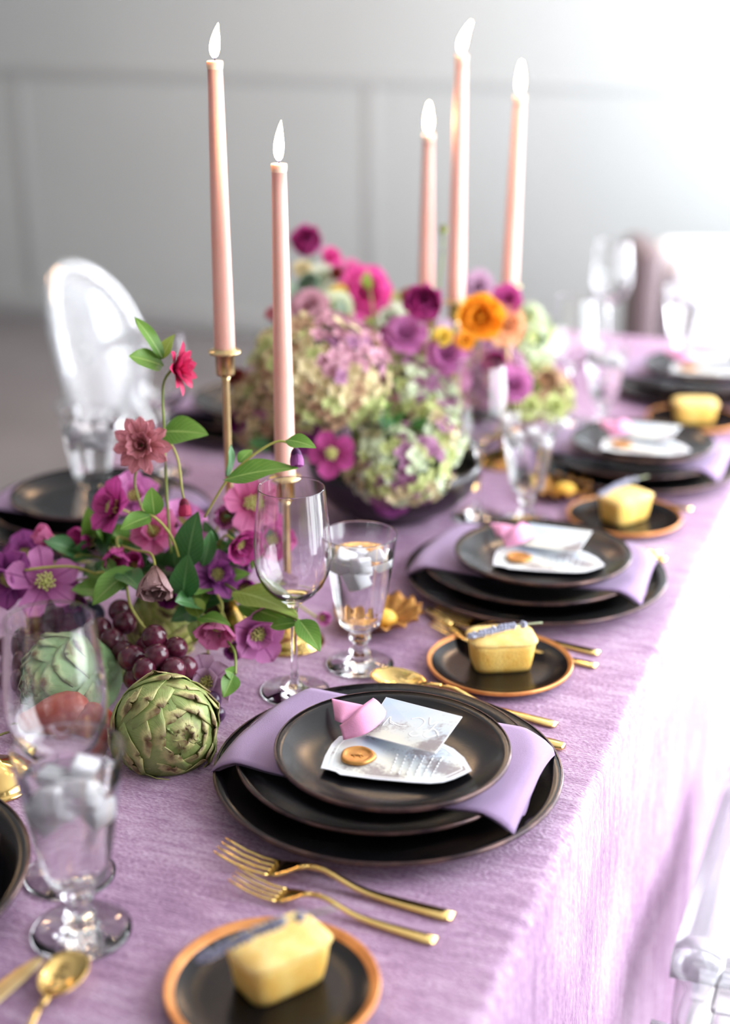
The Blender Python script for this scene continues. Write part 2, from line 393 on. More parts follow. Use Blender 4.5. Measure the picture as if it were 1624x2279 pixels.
def box(name, x0, x1, y0, y1, z0, z1, bevel=0.0, seg=2, smooth=False):
    bm = bmesh.new()
    bmesh.ops.create_cube(bm, size=1, matrix=Matrix.Translation(((x0 + x1) / 2, (y0 + y1) / 2, (z0 + z1) / 2)) @ Matrix.Diagonal((x1 - x0, y1 - y0, z1 - z0, 1)))
    if bevel: bmesh.ops.bevel(bm, geom=bm.edges[:], offset=bevel, segments=seg, profile=0.5, affect='EDGES')
    me = bpy.data.meshes.new(name); bm.to_mesh(me); bm.free()
    if bevel: me.polygons.foreach_set('use_smooth', [True] * len(me.polygons))
    return me
def ball(name, r, sx=1, sy=1, sz=1, n=14, nz=0.0, nsc=40):
    bm = bmesh.new(); bmesh.ops.create_uvsphere(bm, u_segments=n + 4, v_segments=n, radius=r)
    for v in bm.verts:
        if nz: v.co *= 1 + nz * noise.noise(v.co * nsc)
        v.co.x *= sx; v.co.y *= sy; v.co.z *= sz
    me = bpy.data.meshes.new(name); bm.to_mesh(me); bm.free(); me.polygons.foreach_set('use_smooth', [True] * len(me.polygons))
    return me
def join_meshes(name, items):
    """items: (mesh, matrix) -> one mesh"""
    V, F, UV = [], [], []
    for me, mt in items:
        o = len(V)
        for v in me.vertices: V.append(mt @ v.co)
        u = [(0.5, 0.5)] * len(me.vertices)
        if me.uv_layers:
            u = list(u)
            for l in me.loops: u[l.vertex_index] = tuple(me.uv_layers[0].data[l.index].uv)
        UV += u
        for p in me.polygons: F.append(tuple(o + i for i in p.vertices))
    return mesh(name, V, F, UV)

# ---------------------------------------------------------------- object helpers
def thing(name, label, cat, loc=(0, 0, 0), rot=(0, 0, 0), group=None):
    o = bpy.data.objects.new(name, None); COL.objects.link(o)
    o.location = loc; o.rotation_euler = rot; o['label'] = label; o['category'] = cat; o.empty_display_size = 0.02
    if group: o['group'] = group
    return o
def part(name, me, mat, parent=None, mtx=None, label=None, kind=None):
    o = bpy.data.objects.new(name, me); COL.objects.link(o)
    if mat is not None and (len(me.materials) == 0): me.materials.append(mat)
    if mat is not None and me.materials[0] != mat:
        o.material_slots[0].link = 'OBJECT'; o.material_slots[0].material = mat
    if parent: o.parent = parent
    if mtx is not None: o.matrix_basis = mtx
    if label: o['label'] = label
    if kind: o['kind'] = kind
    return o
def struct(name, me, mat):
    o = part(name, me, mat); o['kind'] = 'structure'; return o
def tag(o, label, cat, group=None, kind=None):
    o['label'] = label; o['category'] = cat
    if group: o['group'] = group
    if kind: o['kind'] = kind
    return o
def copy_tree(o, loc=None, rot=None, label=None, group=None, parent=None, skip=()):
    c = o.copy(); COL.objects.link(c)
    if parent: c.parent = parent; c.matrix_parent_inverse = Matrix()
    if loc is not None: c.location = loc
    if rot is not None: c.rotation_euler = rot
    if label: c['label'] = label
    if group: c['group'] = group
    for ch in list(o.children): copy_tree(ch, parent=c)
    return c
def frame(pos, zdir, roll=0.0):
    """matrix at pos whose +Z looks along zdir"""
    q = Vector(zdir).normalized().to_track_quat('Z', 'Y')
    return Matrix.Translation(pos) @ q.to_matrix().to_4x4() @ Matrix.Rotation(roll, 4, 'Z')

TOP = 0.75
#SECTION_ROOM
# ---------------------------------------------------------------- room shell
YB = 5.65
struct('floor', box('floor', -6.2, WX + 0.2, -1.6, YB + 0.2, -0.1, 0), M['floor'])
struct('wall_back', box('wall_back', -6.2, WX + 0.2, YB, YB + 0.15, 0, 2.75), M['wall'])
struct('wall_left', box('wall_left', -6.2, -6.05, -1.6, YB, 0, 2.75), M['wall'])
struct('ceiling', box('ceiling', -6.2, WX + 0.2, -1.6, YB + 0.15, 2.75, 2.85), M['ceiling'])
def window_wall():
    y0, y1, z0, z1 = 0.75, 5.3, 0.35, 2.55
    its = []
    for i, (a, b, c, d) in enumerate([(-1.6, y0, 0, 2.75), (y1, YB, 0, 2.75), (y0, y1, 0, z0), (y0, y1, z1, 2.75)]):
        its.append((box('w', WX, WX + 0.15, a, b, c, d), Matrix()))
    me = join_meshes('wall_right', its); me.polygons.foreach_set('use_smooth', [False] * len(me.polygons))
    struct('wall_right', me, M['wall'])
    its = []
    for z in (z0, z1 - 0.05): its.append((box('f', WX + 0.03, WX + 0.09, y0, y1, z, z + 0.05), Matrix()))
    for k in range(5):
        y = y0 + (y1 - y0 - 0.05) * k / 4; its.append((box('f', WX + 0.03, WX + 0.09, y, y + 0.05, z0, z1), Matrix()))
    me = join_meshes('window_frame', its); me.polygons.foreach_set('use_smooth', [False] * len(me.polygons))
    struct('window_1', me, M['trim'])
window_wall()
# panel mouldings on the back wall: a dado rail and stiles
struct('trim_1', box('dado_rail', -6.05, WX, YB - 0.008, YB, 1.08, 1.12, 0.003), M['trim'])
for k, x in enumerate((-3.92, -2.22)):
    struct('trim_%d' % (k + 2), box('stile', x - 0.03, x + 0.03, YB - 0.003, YB, 0.12, 1.08, 0.001), M['trim'])
struct('baseboard_back', box('baseboard_back', -6.05, WX, YB - 0.02, YB, 0, 0.10, 0.006), M['trim'])

# white upholstered sofa at the far end, dark wooden end panel
sf = thing('sofa', 'white upholstered sofa with dark wooden end beyond the far table end', 'sofa', (-0.13, 4.36, 0), (0, 0, R(18)))
part('backrest', box('backrest', -0.62, 0.9, 0.22, 0.40, 0.16, 0.72, 0.05, 4), M['sofa'], sf)
part('seat', box('seat', -0.62, 0.9, -0.42, 0.20, 0.16, 0.42, 0.05, 4), M['sofa'], sf)
part('back_cushion', box('back_cushion', -0.60, 0.12, 0.02, 0.22, 0.42, 0.70, 0.05, 4), M['sofa'], sf)
part('back_cushion', box('back_cushion', 0.14, 0.88, 0.02, 0.22, 0.42, 0.70, 0.05, 4), M['sofa'], sf)
part('arm', box('arm', -0.70, -0.63, 0.02, 0.40, 0.12, 0.73, 0.015, 2), M['sofa_wood'], sf, label='dark wooden end panel')
for x in (-0.6, 0.84):
    for y in (-0.36, 0.34):
        part('leg', box('leg', x - 0.03, x + 0.03, y - 0.03, y + 0.03, 0, 0.17, 0.005), M['sofa_wood'], sf)

# ---------------------------------------------------------------- tablecloth (reaches the floor on every side)
TX0, TX1, TY0, TY1 = -1.215, -0.233, 0.50, 3.02
def make_cloth():
    # profile across the table, parameter s in metres from the right hem up, over and down to the left hem
    prof = []
    n_d = 26
    for i in range(n_d): prof.append(('R', i / n_d))
    for i in range(7): prof.append(('CR', i / 6))
    for i in range(1, 60): prof.append(('T', i / 60))
    for i in range(7): prof.append(('CL', i / 6))
    for i in range(1, n_d + 1): prof.append(('L', i / n_d))
    rc = 0.012
    ny = 420
    V, F = [], []
    for j in range(ny + 1):
        y = TY0 + (TY1 - TY0) * j / ny
        fold = noise.noise(Vector((3.1, y * 3.2, 0))) * 0.7 + noise.noise(Vector((9.1, y * 8.0, 0))) * 0.35
        foldl = noise.noise(Vector((13.1, y * 3.2, 0)))
        for kind, t in prof:
            if kind == 'R':
                z = (TOP - rc) * t; d = 1 - t
                x = TX1 + 0.02 * d + 0.03 * d * (fold + 0.25) + 0.002 * noise.noise(Vector((y * 60, z * 14, 2)))
            elif kind == 'CR':
                a = t * PI / 2; x = TX1 - rc + rc * math.cos(a); z = TOP - rc + rc * math.sin(a)
                q = 0.0026 * noise.noise(Vector((y * 85, t * 2, 5))) + 0.002 * noise.noise(Vector((y * 24, t, 9)))
                x += q; z += q * 0.4
            elif kind == 'T':
                x = TX1 - rc - (TX1 - TX0 - 2 * rc) * t; z = TOP
                e = min(1, (TX1 - x) / 0.05)
                z += -0.0006 * abs(noise.noise(Vector((x * 9, y * 50, 1)))) + 0.0012 * (1 - e) * noise.noise(Vector((x * 30, y * 70, 1)))
            elif kind == 'CL':
                a = PI / 2 + t * PI / 2; x = TX0 + rc + rc * math.cos(a); z = TOP - rc + rc * math.sin(a)
            else:
                z = (TOP - rc) * (1 - t); x = TX0 - 0.02 * t - 0.05 * t * (foldl + 0.25)
            V.append((x, y, z))
    m = len(prof)
    for j in range(ny):
        for i in range(m - 1):
            a = j * m + i; F.append((a, a + m, a + m + 1, a + 1))
    # end falls
    for y, s in ((TY0, -1), (TY1, 1)):
        for k in range(41):
            x = TX1 - (TX1 - TX0) * k / 40
            o = len(V)
            for q in range(9):
                z = (TOP - 0.001) * (1 - q / 8); V.append((x, y + s * (0.0 + 0.03 * (q / 8) * (1 + math.sin(x * 40))), z))
            if k:
                for q in range(8):
                    f = (o + q, o + q + 1, o - 9 + q + 1, o - 9 + q); F.append(f if s > 0 else f[::-1])
    return mesh('tablecloth', V, F)
tag(part('tablecloth', make_cloth(), M['cloth']), 'crushed mauve velvet tablecloth covering the long table to the floor', 'tablecloth')
#SECTION_CHAIRS
# ---------------------------------------------------------------- clear acrylic chairs
def make_chair(label):
    """faces +x in its own frame: the sitter looks along +x; origin on the floor under the seat"""
    t = thing('acrylic_chair', label, 'chair', (0, 0, 0), group='clear acrylic chairs')
    def seat(u, v):
        x = -0.20 + 0.42 * u; wv = 0.20 + 0.02 * u
        return (x, (v - 0.5) * 2 * wv, 0.45 - 0.012 * math.sin(PI * v) * math.sin(PI * u) + 0.0)
    part('seat', grid_mesh('seat', 10, 10, seat, 0.028), M['acrylic'], t)
    for y0, y1 in ((-0.205, -0.190), (0.190, 0.205)): part('apron', box('apron', -0.19, 0.20, y0, y1, 0.375, 0.43, 0.004), M['acrylic'], t)
    part('apron', box('apron', 0.185, 0.205, -0.188, 0.188, 0.375, 0.43, 0.004), M['acrylic'], t)
    # oval back: a slightly curved oval panel on a frame
    def back(u, v):
        a = 2 * PI * v; rr = u
        y = 0.185 * rr * math.cos(a); z = 0.20 * rr * math.sin(a)
        zz = 0.665 + z
        return (-0.235 - 0.18 * (zz - 0.45) - 0.05 * (y / 0.19) ** 2 * -1, y, zz)
    part('backrest', grid_mesh('backrest', 5, 32, back, 0.014), M['acrylic'], t)
    ring = [Vector(back(1.0, k / 32)) for k in range(33)]
    part('back_frame', tube('back_frame', ring, 0.014, 8, 1), M['acrylic'], t)
    for s in (-1, 1):
        part('leg', tube('leg', [(0.19, s * 0.19, 0.44), (0.20, s * 0.19, 0.2), (0.19, s * 0.18, 0.0)], lambda q: 0.027 - 0.010 * q, 10), M['acrylic'], t)
        part('leg', tube('leg', [(-0.18, s * 0.16, 0.44), (-0.20, s * 0.165, 0.2), (-0.26, s * 0.17, 0.0)], lambda q: 0.027 - 0.010 * q, 10), M['acrylic'], t)
        part('back_post', tube('back_post', [(-0.19, s * 0.15, 0.44), (-0.22, s * 0.15, 0.52), (-0.26, s * 0.165, 0.60)], 0.014, 8), M['acrylic'], t)
    return t
ch = make_chair('clear acrylic chair nearest the viewer on the window side, only its seat edge in frame')
ch.location = (0.045, 1.02, 0); ch.rotation_euler = (0, 0, PI)
copy_tree(ch, (0.045, 1.57, 0), (0, 0, PI), 'clear acrylic chair on the window side beside the hanging cloth, seat and leg showing')
copy_tree(ch, (-1.50, 2.76, 0), (0, 0, R(6)), 'clear acrylic chair with bright oval back on the dark left side')
copy_tree(ch, (-1.52, 2.02, 0), (0, 0, 0), 'clear acrylic chair at the left picture edge, facing the table')
#SECTION_TABLEWARE
# ---------------------------------------------------------------- plates
def wobble(seed, amp):
    return lambda a, r, z: 1 + amp * (math.sin(2 * a + seed) * 0.6 + math.sin(3 * a + seed * 2.3) * 0.4)
def coupe(name, r, h, seed=0.0, flat=0.60, th=0.0038, foot=True):
    P = []
    n = 14
    # upper side from the centre out, then the rim, then the underside and a foot ring
    P.append((0, th + 0.001))
    for i in range(1, n + 1):
        q = i / n; rr = r * q
        z = 0 if q < flat else h * ((q - flat) / (1 - flat)) ** 1.7
        P.append((rr * (1 if i < n else 0.994), th + 0.001 + z * (h - th) / h * 0.98))
    P.append((r, h - 0.0012)); P.append((r * 0.998, h - 0.0028))
    for i in range(n - 1, 3, -1):
        q = i / n; rr = r * q
        z = 0 if q < flat else h * ((q - flat) / (1 - flat)) ** 1.7
        P.append((rr, max(0.0012, z * (h - th) / h * 0.98)))
    P += [(r * 0.36, 0.0), (r * 0.2, 0.0008), (0, 0.0008)]
    return lathe(name, P, 72, wobble(seed, 0.006))
def rim_ring(name, r, h, w, seed=0.0, flat=0.6, lift=0.0006):
    P = []
    zf = lambda q: 0.0048 + (0 if q < flat else h * ((q - flat) / (1 - flat)) ** 1.7) * (h - 0.0038) / h * 0.98
    q0 = 1 - w / r
    P.append((r * q0, zf(q0) + 0.00005)); P.append((r * (q0 + 0.006), zf(q0 + .006) + lift))
    for k in range(1, 5):
        q = q0 + (0.993 - q0) * k / 4; P.append((r * q, zf(q) + lift))
    P += [(r * 1.003, h), (r * 1.006, h - 0.0014), (r * 1.002, h - 0.0034), (r * 0.99, h - 0.004)]
    return lathe(name, P, 72, wobble(seed, 0.006))
def plate(name, label, loc, r, h, rimw, seed=0.0, group=None, rim='thin_rim', cat='plate', flat=0.6):
    t = thing(name, label, cat, loc, (0, 0, seed), group)
    part('plate_body', coupe('plate_body', r, h, seed, flat), M['plate'], t)
    part('rim', rim_ring('rim', r, h, rimw, seed, flat), M[rim], t, label='copper glazed rim' if rim == 'copper' else 'thin bronze rim')
    return t
SET_NOTES = ['nearest fully visible setting on the window side', 'second setting on the window side', 'third setting on the window side', 'fourth, farthest setting on the window side']
SET = [(-0.415, 1.10), (-0.415, 1.615), (-0.395, 2.115), (-0.385, 2.62)]
def stack(cx, cy, where, salad=True, seed=0.0, dinner=True):
    plate('charger_plate', 'black charger plate, ' + where, (cx, cy, TOP), 0.161, 0.022, 0.0022, seed, 'black charger plates')
    if dinner: plate('dinner_plate', 'black dinner plate under the napkin, ' + where, (cx - 0.004, cy + 0.002, TOP + 0.0085), 0.138, 0.027, 0.002, seed + 1.3, 'black dinner plates')
    if salad: plate('salad_plate', 'small black plate on the napkin, ' + where, (cx + SAL[0], cy + SAL[1], TOP + 0.0425), 0.1065, 0.019, 0.0018, seed + 2.1, 'black salad plates', flat=0.62)
SAL = (0.016, -0.030)
for k, (x, y) in enumerate(SET): stack(x, y, SET_NOTES[k], True, k * 0.9)
stack(-1.04, 1.60, 'left side of the table by the iced goblet', True, 4.0)
stack(-1.04, 2.115, 'left side of the table behind the tall left candle', True, 5.0)
stack(-0.776, 0.768, 'cut off at the left picture edge', False, 3.0)

# ---------------------------------------------------------------- napkins (folded band across the dinner plate)
def napkin(name, label, cx, cy, quad, rot=0.0, seed=0):
    """quad: four corners (x,y) relative to the setting centre: back-left, front-left, front-right, back-right"""
    q = [Vector((a, b, 0)) for a, b in quad]
    t = thing(name, label, 'napkin', (cx, cy, TOP), (0, 0, rot), 'mauve napkins')
    def hgt(x, y):
        r = math.hypot(x + 0.004, y - 0.002)
        if r < 0.085: return 0.0175 + 0.018 + 0.003
        if r < 0.138: return 0.0385
        d = r - 0.138
        return 0.0385 - min(0.019, d * 0.42 + 8 * d * d)
    def top(u, v, lift=0.0):
        l = q[0].lerp(q[1], v); rr = q[3].lerp(q[2], v); p = l.lerp(rr, u)
        # front edge bows outward, edges roll over
        bow = -0.012 * math.sin(PI * u) * v ** 2
        p.y += bow
        z = hgt(p.x, p.y) + lift
        z += 0.0012 * noise.noise(Vector((p.x * 26 + seed, p.y * 26, 1)))
        e = min(u, 1 - u)
        if e < 0.06: z -= 0.004 * (1 - e / 0.06) ** 2
        return p, z
    def f1(u, v):
        p, z = top(u, v); return (p.x, p.y, z)
    part('top_layer', grid_mesh('top_layer', 44, 24, f1, 0.0012), M['napkin'], t)
    # the folded-under layer: starts at the top layer's front edge, tucks back and opens as a pocket at the corners
    def f2(u, v):
        # v: 0 at the front fold, 1 tucked under
        p, z = top(u, 1.0)
        inn, z2 = top(u, 1.0 - 0.55)
        k = v
        open_ = 0.010 * (abs(u - 0.5) * 2) ** 3 + 0.0015
        pp = p.lerp(inn, k)
        # bulge outside first so that the fold reads as a round roll
        pp.y -= 0.004 * math.sin(PI * min(1, k * 4)) if k < 0.25 else 0
        zz = z * (1 - k) + z2 * k - open_ * math.sin(PI * min(1.0, k * 1.5 + 0.02)) - 0.0012
        rr = math.hypot(pp.x + 0.004, pp.y - 0.002)
        floor_ = 0.0362 if rr < 0.136 else 0.0225 if rr < 0.163 else 0.004
        if rr < 0.138: zz = max(zz, 0.0358)
        else: zz = max(zz, 0.0225 if rr > .15 else 0.019)
        return (pp.x, pp.y, zz)
    part('under_fold', grid_mesh('under_fold', 44, 14, f2, 0.0), M['napkin'], t)
    return t
def rel(cx, cy, pts): return [(p[0] - cx, p[1] - cy) for p in pts]
QUAD = rel(-0.415, 1.10, [(-0.548, 1.185, 0.786), (-0.562, 1.029, 0.782), (-0.274, 1.031, 0.78), (-0.276, 1.186, 0.78)])
napkin('napkin', 'mauve folded napkin under the small plate, nearest fully visible setting', -0.415, 1.10, QUAD)
napkin('napkin', 'mauve folded napkin under the small plate, second setting on the window side', -0.415, 1.615, QUAD, 0.05, 3)
napkin('napkin', 'mauve folded napkin under the small plate, third setting on the window side', -0.395, 2.115, QUAD, -0.03, 5)
napkin('napkin', 'mauve folded napkin under the small plate, fourth farthest setting on the window side', -0.385, 2.62, QUAD, 0.02, 8)
napkin('napkin', 'mauve folded napkin on the left side setting by the iced goblet', -1.04, 1.60, QUAD, PI, 9)
napkin('napkin', 'mauve folded napkin on the left side setting behind the tall left candle', -1.04, 2.115, QUAD, PI, 11)
napkin('napkin', 'mauve napkin corner at the left picture edge beside the iced goblet', -0.776, 0.768, QUAD, R(100), 12)

# ---------------------------------------------------------------- printed cards, ribbon and seal
def sheet(name, outline, th, mat):
    """outline: list of Vector, roughly planar; gives a thin solid card"""
    n = len(outline); V = [Vector(p) for p in outline]; c = sum(V, Vector()) / n
    nrm = Vector((0, 0, 0))
    for i in range(n): nrm += (V[i] - c).cross(V[(i + 1) % n] - c)
    nrm.normalize()
    if nrm.z < 0: nrm = -nrm; V.reverse()
    A = V + [p - nrm * th for p in V]
    F = [tuple(range(n)), tuple(range(2 * n - 1, n - 1, -1))] + [(i, n + i, n + (i + 1) % n, (i + 1) % n) for i in range(n)]
    return mesh(name, A, F, smooth=False), nrm
def strip_on(name, pts, w, nrm, th=0.0003):
    P = [Vector(p) for p in pts]; V, F = [], []
    for i, p in enumerate(P):
        d = (P[min(i + 1, len(P) - 1)] - P[max(i - 1, 0)]).normalized(); s = d.cross(nrm).normalized() * w / 2
        V += [p + s, p - s, p - s + nrm * th, p + s + nrm * th]
    for i in range(len(P) - 1):
        a = 4 * i; b = a + 4
        for k in range(4): F.append((a + k, a + (k + 1) % 4, b + (k + 1) % 4, b + k))
    F.append((0, 3, 2, 1)); e = 4 * (len(P) - 1); F.append((e, e + 1, e + 2, e + 3))
    return mesh(name, V, F, smooth=False)
CARD = [(-0.449, 1.023, 0.803), (-0.454, 1.044, 0.803), (-0.457, 1.066, 0.803), (-0.456, 1.082, 0.803), (-0.441, 1.095, 0.803), (-0.418, 1.104, 0.803), (-0.391, 1.109, 0.803), (-0.364, 1.105, 0.803), (-0.351, 1.099, 0.803), (-0.337, 1.087, 0.803), (-0.324, 1.068, 0.803), (-0.329, 1.058, 0.803), (-0.334, 1.049, 0.803), (-0.341, 1.04, 0.803), (-0.351, 1.034, 0.803), (-0.365, 1.03, 0.803), (-0.398, 1.023, 0.803), (-0.429, 1.019, 0.803), (-0.434, 1.022, 0.803), (-0.441, 1.023, 0.803)]
PLACE = [(-0.439, 1.158, 0.81), (-0.352, 1.126, 0.822), (-0.354, 1.056, 0.82), (-0.435, 1.087, 0.807)]
RA = [[(-0.482, 1.125, 0.816), (-0.464, 1.117, 0.82), (-0.448, 1.12, 0.818), (-0.444, 1.129, 0.812)], [(-0.465, 1.093, 0.812), (-0.456, 1.084, 0.816), (-0.453, 1.089, 0.814), (-0.448, 1.102, 0.81)]]
RB = [[(-0.443, 1.134, 0.82), (-0.441, 1.101, 0.828), (-0.445, 1.085, 0.824), (-0.456, 1.082, 0.814)], [(-0.426, 1.124, 0.814), (-0.421, 1.103, 0.816), (-0.426, 1.074, 0.816), (-0.445, 1.065, 0.81)]]
SEAL = (-0.425, 1.051, 0.804)
def offs(pts, c, s): return [tuple(Vector(c) + (Vector(p) - Vector(c)) * s) for p in pts]
def card_set(dx, dy, dz, rot, where):
    o0 = Vector((-0.411, 1.108, TOP + 0.0535))
    base = Vector((o0.x + dx, o0.y + dy, o0.z + dz))
    def L(p): return Vector(p) - o0
    t = thing('menu_card', 'white bordered menu card printed with faint trees on the small plate, ' + where, 'card', base, (0, 0, rot), 'menu cards')
    pts = [L(p) for p in CARD]
    sm = []
    me, nrm = sheet('card_stock', pts, 0.0006, None); part('card_stock', me, M['card_edge'], t)
    c = sum(pts, Vector()) / len(pts)
    inner = [c + (p - c) * 0.93 + nrm * 0.0001 for p in pts]
    me, _ = sheet('print', inner, 0.0001, None); part('print', me, M['card_a'], t, label='faint landscape print in cream, blue and brown')
    ring = [c + (p - c) * 0.88 + nrm * 0.00012 for p in pts]; ring.append(ring[0])
    part('border_line', strip_on('border_line', ring, 0.0011, nrm, 0.0001), M['ink_white'], t)
    # six lines of small white lettering, running up the card
    its = []
    rr = random.Random(3)
    for k in range(6):
        a = Vector(L((-0.388, 1.035, 0.804))) .lerp(Vector(L((-0.353, 1.044, 0.804))), k / 5); b = Vector(L((-0.394, 1.069, 0.804))).lerp(Vector(L((-0.355, 1.08, 0.804))), k / 5)
        q = 0.0
        while q < 0.95:
            ln = rr.uniform(0.05, 0.16); its.append((strip_on('w', [a.lerp(b, q) + nrm * 0.0002, a.lerp(b, min(1, q + ln)) + nrm * 0.0002], 0.0018 if rr.random() < .5 else 0.0012, nrm, 0.0001), Matrix())); q += ln + 0.05
    part('lettering', join_meshes('lettering', its), M['ink_white'], t)
    s = thing('wax_seal', 'round bronze wax seal on the menu card, ' + where, 'seal', base, (0, 0, rot), 'wax seals')
    sc = L(SEAL) + Vector((0, 0, 0.0002))
    prof = [(0, 0.0016), (0.009, 0.0016), (0.0112, 0.0019), (0.0122, 0.0031), (0.0140, 0.0034), (0.0156, 0.0024), (0.0160, 0.0008), (0.0154, 0), (0, 0)]
    part('wax_disc', lathe('wax_disc', prof, 40, lambda a, r, z: 1 + (0.03 * math.sin(3 * a + 1) + 0.02 * math.sin(5 * a)) * (r > .012)), M['seal'], s, Matrix.Translation(sc))
    em = []
    for (x0, y0, x1, y1) in [(-.006, -.002, .005, .001), (-.003, .0, -.001, .003), (-.001, -.001, .002, .0035), (.001, .0, .004, -.003), (-.004, -.002, -.002, -.004)]:
        em.append((tube('e', [(x0, y0, 0.0017), ((x0 + x1) / 2, (y0 + y1) / 2 + .0006, 0.0021), (x1, y1, 0.0017)], 0.0006, 6, 3), Matrix()))
    part('embossed_sprig', join_meshes('embossed_sprig', em), M['seal'], s, Matrix.Translation(sc))
    # place card
    t = thing('place_card', 'tilted rectangular place card with white script, ' + where, 'card', base, (0, 0, rot), 'place cards')
    pp = [L(p) for p in PLACE]
    me, nrm = sheet('card_stock', pp, 0.0006, None); part('card_stock', me, M['card_edge'], t)
    c = sum(pp, Vector()) / 4
    me, _ = sheet('print', [c + (p - c) * 0.985 + nrm * 0.0001 for p in pp], 0.0001, None); part('print', me, M['card_b'], t, label='faint landscape print in cream, blue and grey')
    def on(a, b):  # a along 807,1634 -> 969,1677 ; b towards the back edge
        return pp[3].lerp(pp[2], a).lerp(pp[0].lerp(pp[1], a), b) + nrm * 0.0003
    st = [[(.17, .30), (.20, .55), (.24, .42), (.30, .40)], [(.22, .46), (.36, .40), (.5, .44), (.62, .40)], [(.46, .62), (.56, .70), (.64, .62), (.60, .40), (.55, .28), (.62, .24), (.70, .34)],
          [(.66, .78), (.72, .60), (.78, .72), (.76, .48), (.72, .34), (.80, .30), (.88, .44)], [(.70, .40), (.80, .52), (.90, .40)]]
    its = [(strip_on('s', smooth_pts([on(a, b) for a, b in s_], 5), 0.0013, nrm, 0.0001), Matrix()) for s_ in st]
    part('script', join_meshes('script', its), M['ink_white'], t)
    # ribbon
    t = thing('ribbon', 'pink satin ribbon scrap laid over the cards, ' + where, 'ribbon', base, (0, 0, rot), 'pink ribbons')
    for nm, rb in (('ribbon_tail', RA), ('ribbon_fold', RB)):
        e1 = smooth_pts([L(p) for p in rb[0]], 5); e2 = smooth_pts([L(p) for p in rb[1]], 5); n = len(e1) - 1
        def fr(u, v):
            i = min(n, int(round(u * n))); return e1[i].lerp(e2[i], v) + Vector((0, 0, 0.002 * math.sin(PI * v)))
        part(nm, grid_mesh(nm, n, 6, fr, 0.0004), M['ribbon'], t)
card_set(0, 0, 0, 0, 'nearest fully visible setting')
card_set(0.0, 0.515, 0, 0.03, 'second setting')
card_set(0.02, 1.015, 0, -0.03, 'third setting')
card_set(0.03, 1.52, 0, 0.02, 'fourth farthest setting')

# ---------------------------------------------------------------- side plates with loaf cakes and lavender
def cake_mesh(nm, z0, z1, s0, s1, dome=False):
    def ring(s, z, k=0):
        out = []
        a, b = 0.0365 * s, 0.0245 * s
        for i in range(40):
            t = 2 * PI * i / 40; c, d = math.cos(t), math.sin(t); e = 0.42
            out.append(Vector((a * math.copysign(abs(c) ** e, c), b * math.copysign(abs(d) ** e, d), z)))
        return out
    V, F = [], []
    lv = 6
    for k in range(lv + 1):
        q = k / lv; s = s0 + (s1 - s0) * q ** 0.8
        V += ring(s, z0 + (z1 - z0) * q)
    if dome:
        for s, dz in ((0.97, 0.0022), (0.88, 0.0042), (0.7, 0.0058), (0.45, 0.0068), (0.2, 0.0070)): V += ring(s1 * s, z1 + dz)
        lv += 5
    for v in V:
        v += v.normalized() * 0.0007 * noise.noise(v * 90) + Vector((0, 0, 0.0006 * noise.noise(v * 60)))
    for k in range(lv):
        for i in range(40): F.append((k * 40 + i, k * 40 + (i + 1) % 40, (k + 1) * 40 + (i + 1) % 40, (k + 1) * 40 + i))
    F.append(tuple(range(39, -1, -1))); F.append(tuple(lv * 40 + i for i in range(40)))
    return mesh(nm, V, F)
CK = (cake_mesh('sponge', 0, 0.0315, 0.84, 0.98), cake_mesh('crust', 0.0305, 0.0328, 0.985, 1.03, True))
def lavender(label, p0, p1, arch=0.006):
    """p0 flower end, p1 cut end of the stem"""
    a, b = Vector(p0), Vector(p1); t = thing('lavender_sprig', label, 'lavender', a, group='lavender sprigs')
    d = b - a; mid = d * 0.5 + Vector((0, 0, arch))
    part('stem', tube('stem', [(0, 0, 0), mid, d], 0.0009, 6, 6), M['lav_stem'], t)
    its = []
    bud = ball('b', 0.0021, 1, 1, 1.5, 5)
    pts = smooth_pts([Vector((0, 0, 0)), mid, d], 12); r = random.Random(int(abs(a.x) * 1000))
    for i, p in enumerate(pts):
        if 0 <= i <= 14 or i == 17:
            for k in range(4 + i % 3):
                q = k / 5 * 2 * PI + i; off = Vector((math.cos(q), math.sin(q) * .4, math.sin(q))) * 0.0019
                its.append((bud, frame(p + off, (-d.normalized() * 0.8 + off.normalized() * 0.7)) @ Matrix.Scale(r.uniform(.7, 1.1), 4)))
    part('flower_spike', join_meshes('flower_spike', its), M['lavender'], t, label='dusty blue flower buds')
BREAD = [((-0.388, 0.790), R(58), 'nearest of the four on this side'), ((-0.388, 1.372), R(28), 'second, beyond the nearest charger'), ((-0.360, 1.882), R(60), 'third, beyond the second charger'), ((-0.352, 2.405), R(20), 'fourth, smallest in view')]
for k, ((x, y), a, wh) in enumerate(BREAD):
    plate('side_plate', 'copper rimmed black side plate, ' + wh, (x, y, TOP), 0.0795, 0.012, (0.0078, 0.0052, 0.0034, 0.0034)[k], k * 1.1, 'copper rimmed side plates', rim='copper', flat=0.7)
    t = thing('loaf_cake', 'small golden loaf cake on a side plate, ' + wh, 'cake', (x + (0.0, 0.0, 0.0, 0)[k], y + (0.012, 0.004, 0, 0)[k], TOP + 0.0052), (0, 0, a), 'small loaf cakes')
    part('sponge', CK[0], M['cake'], t); part('crust', CK[1], M['cake_top'], t)
lavender('dusty blue lavender sprig lying across the nearest loaf cake', (-0.424, 0.751, 0.8), (-0.335, 0.788, 0.842), 0.006)
lavender('dusty blue lavender sprig on the second loaf cake', (-0.414, 1.349, 0.796), (-0.347, 1.39, 0.806), 0.003)
lavender('pale lavender sprig on the third loaf cake', (-0.388, 1.847, 0.799), (-0.334, 1.898, 0.816), 0.004)

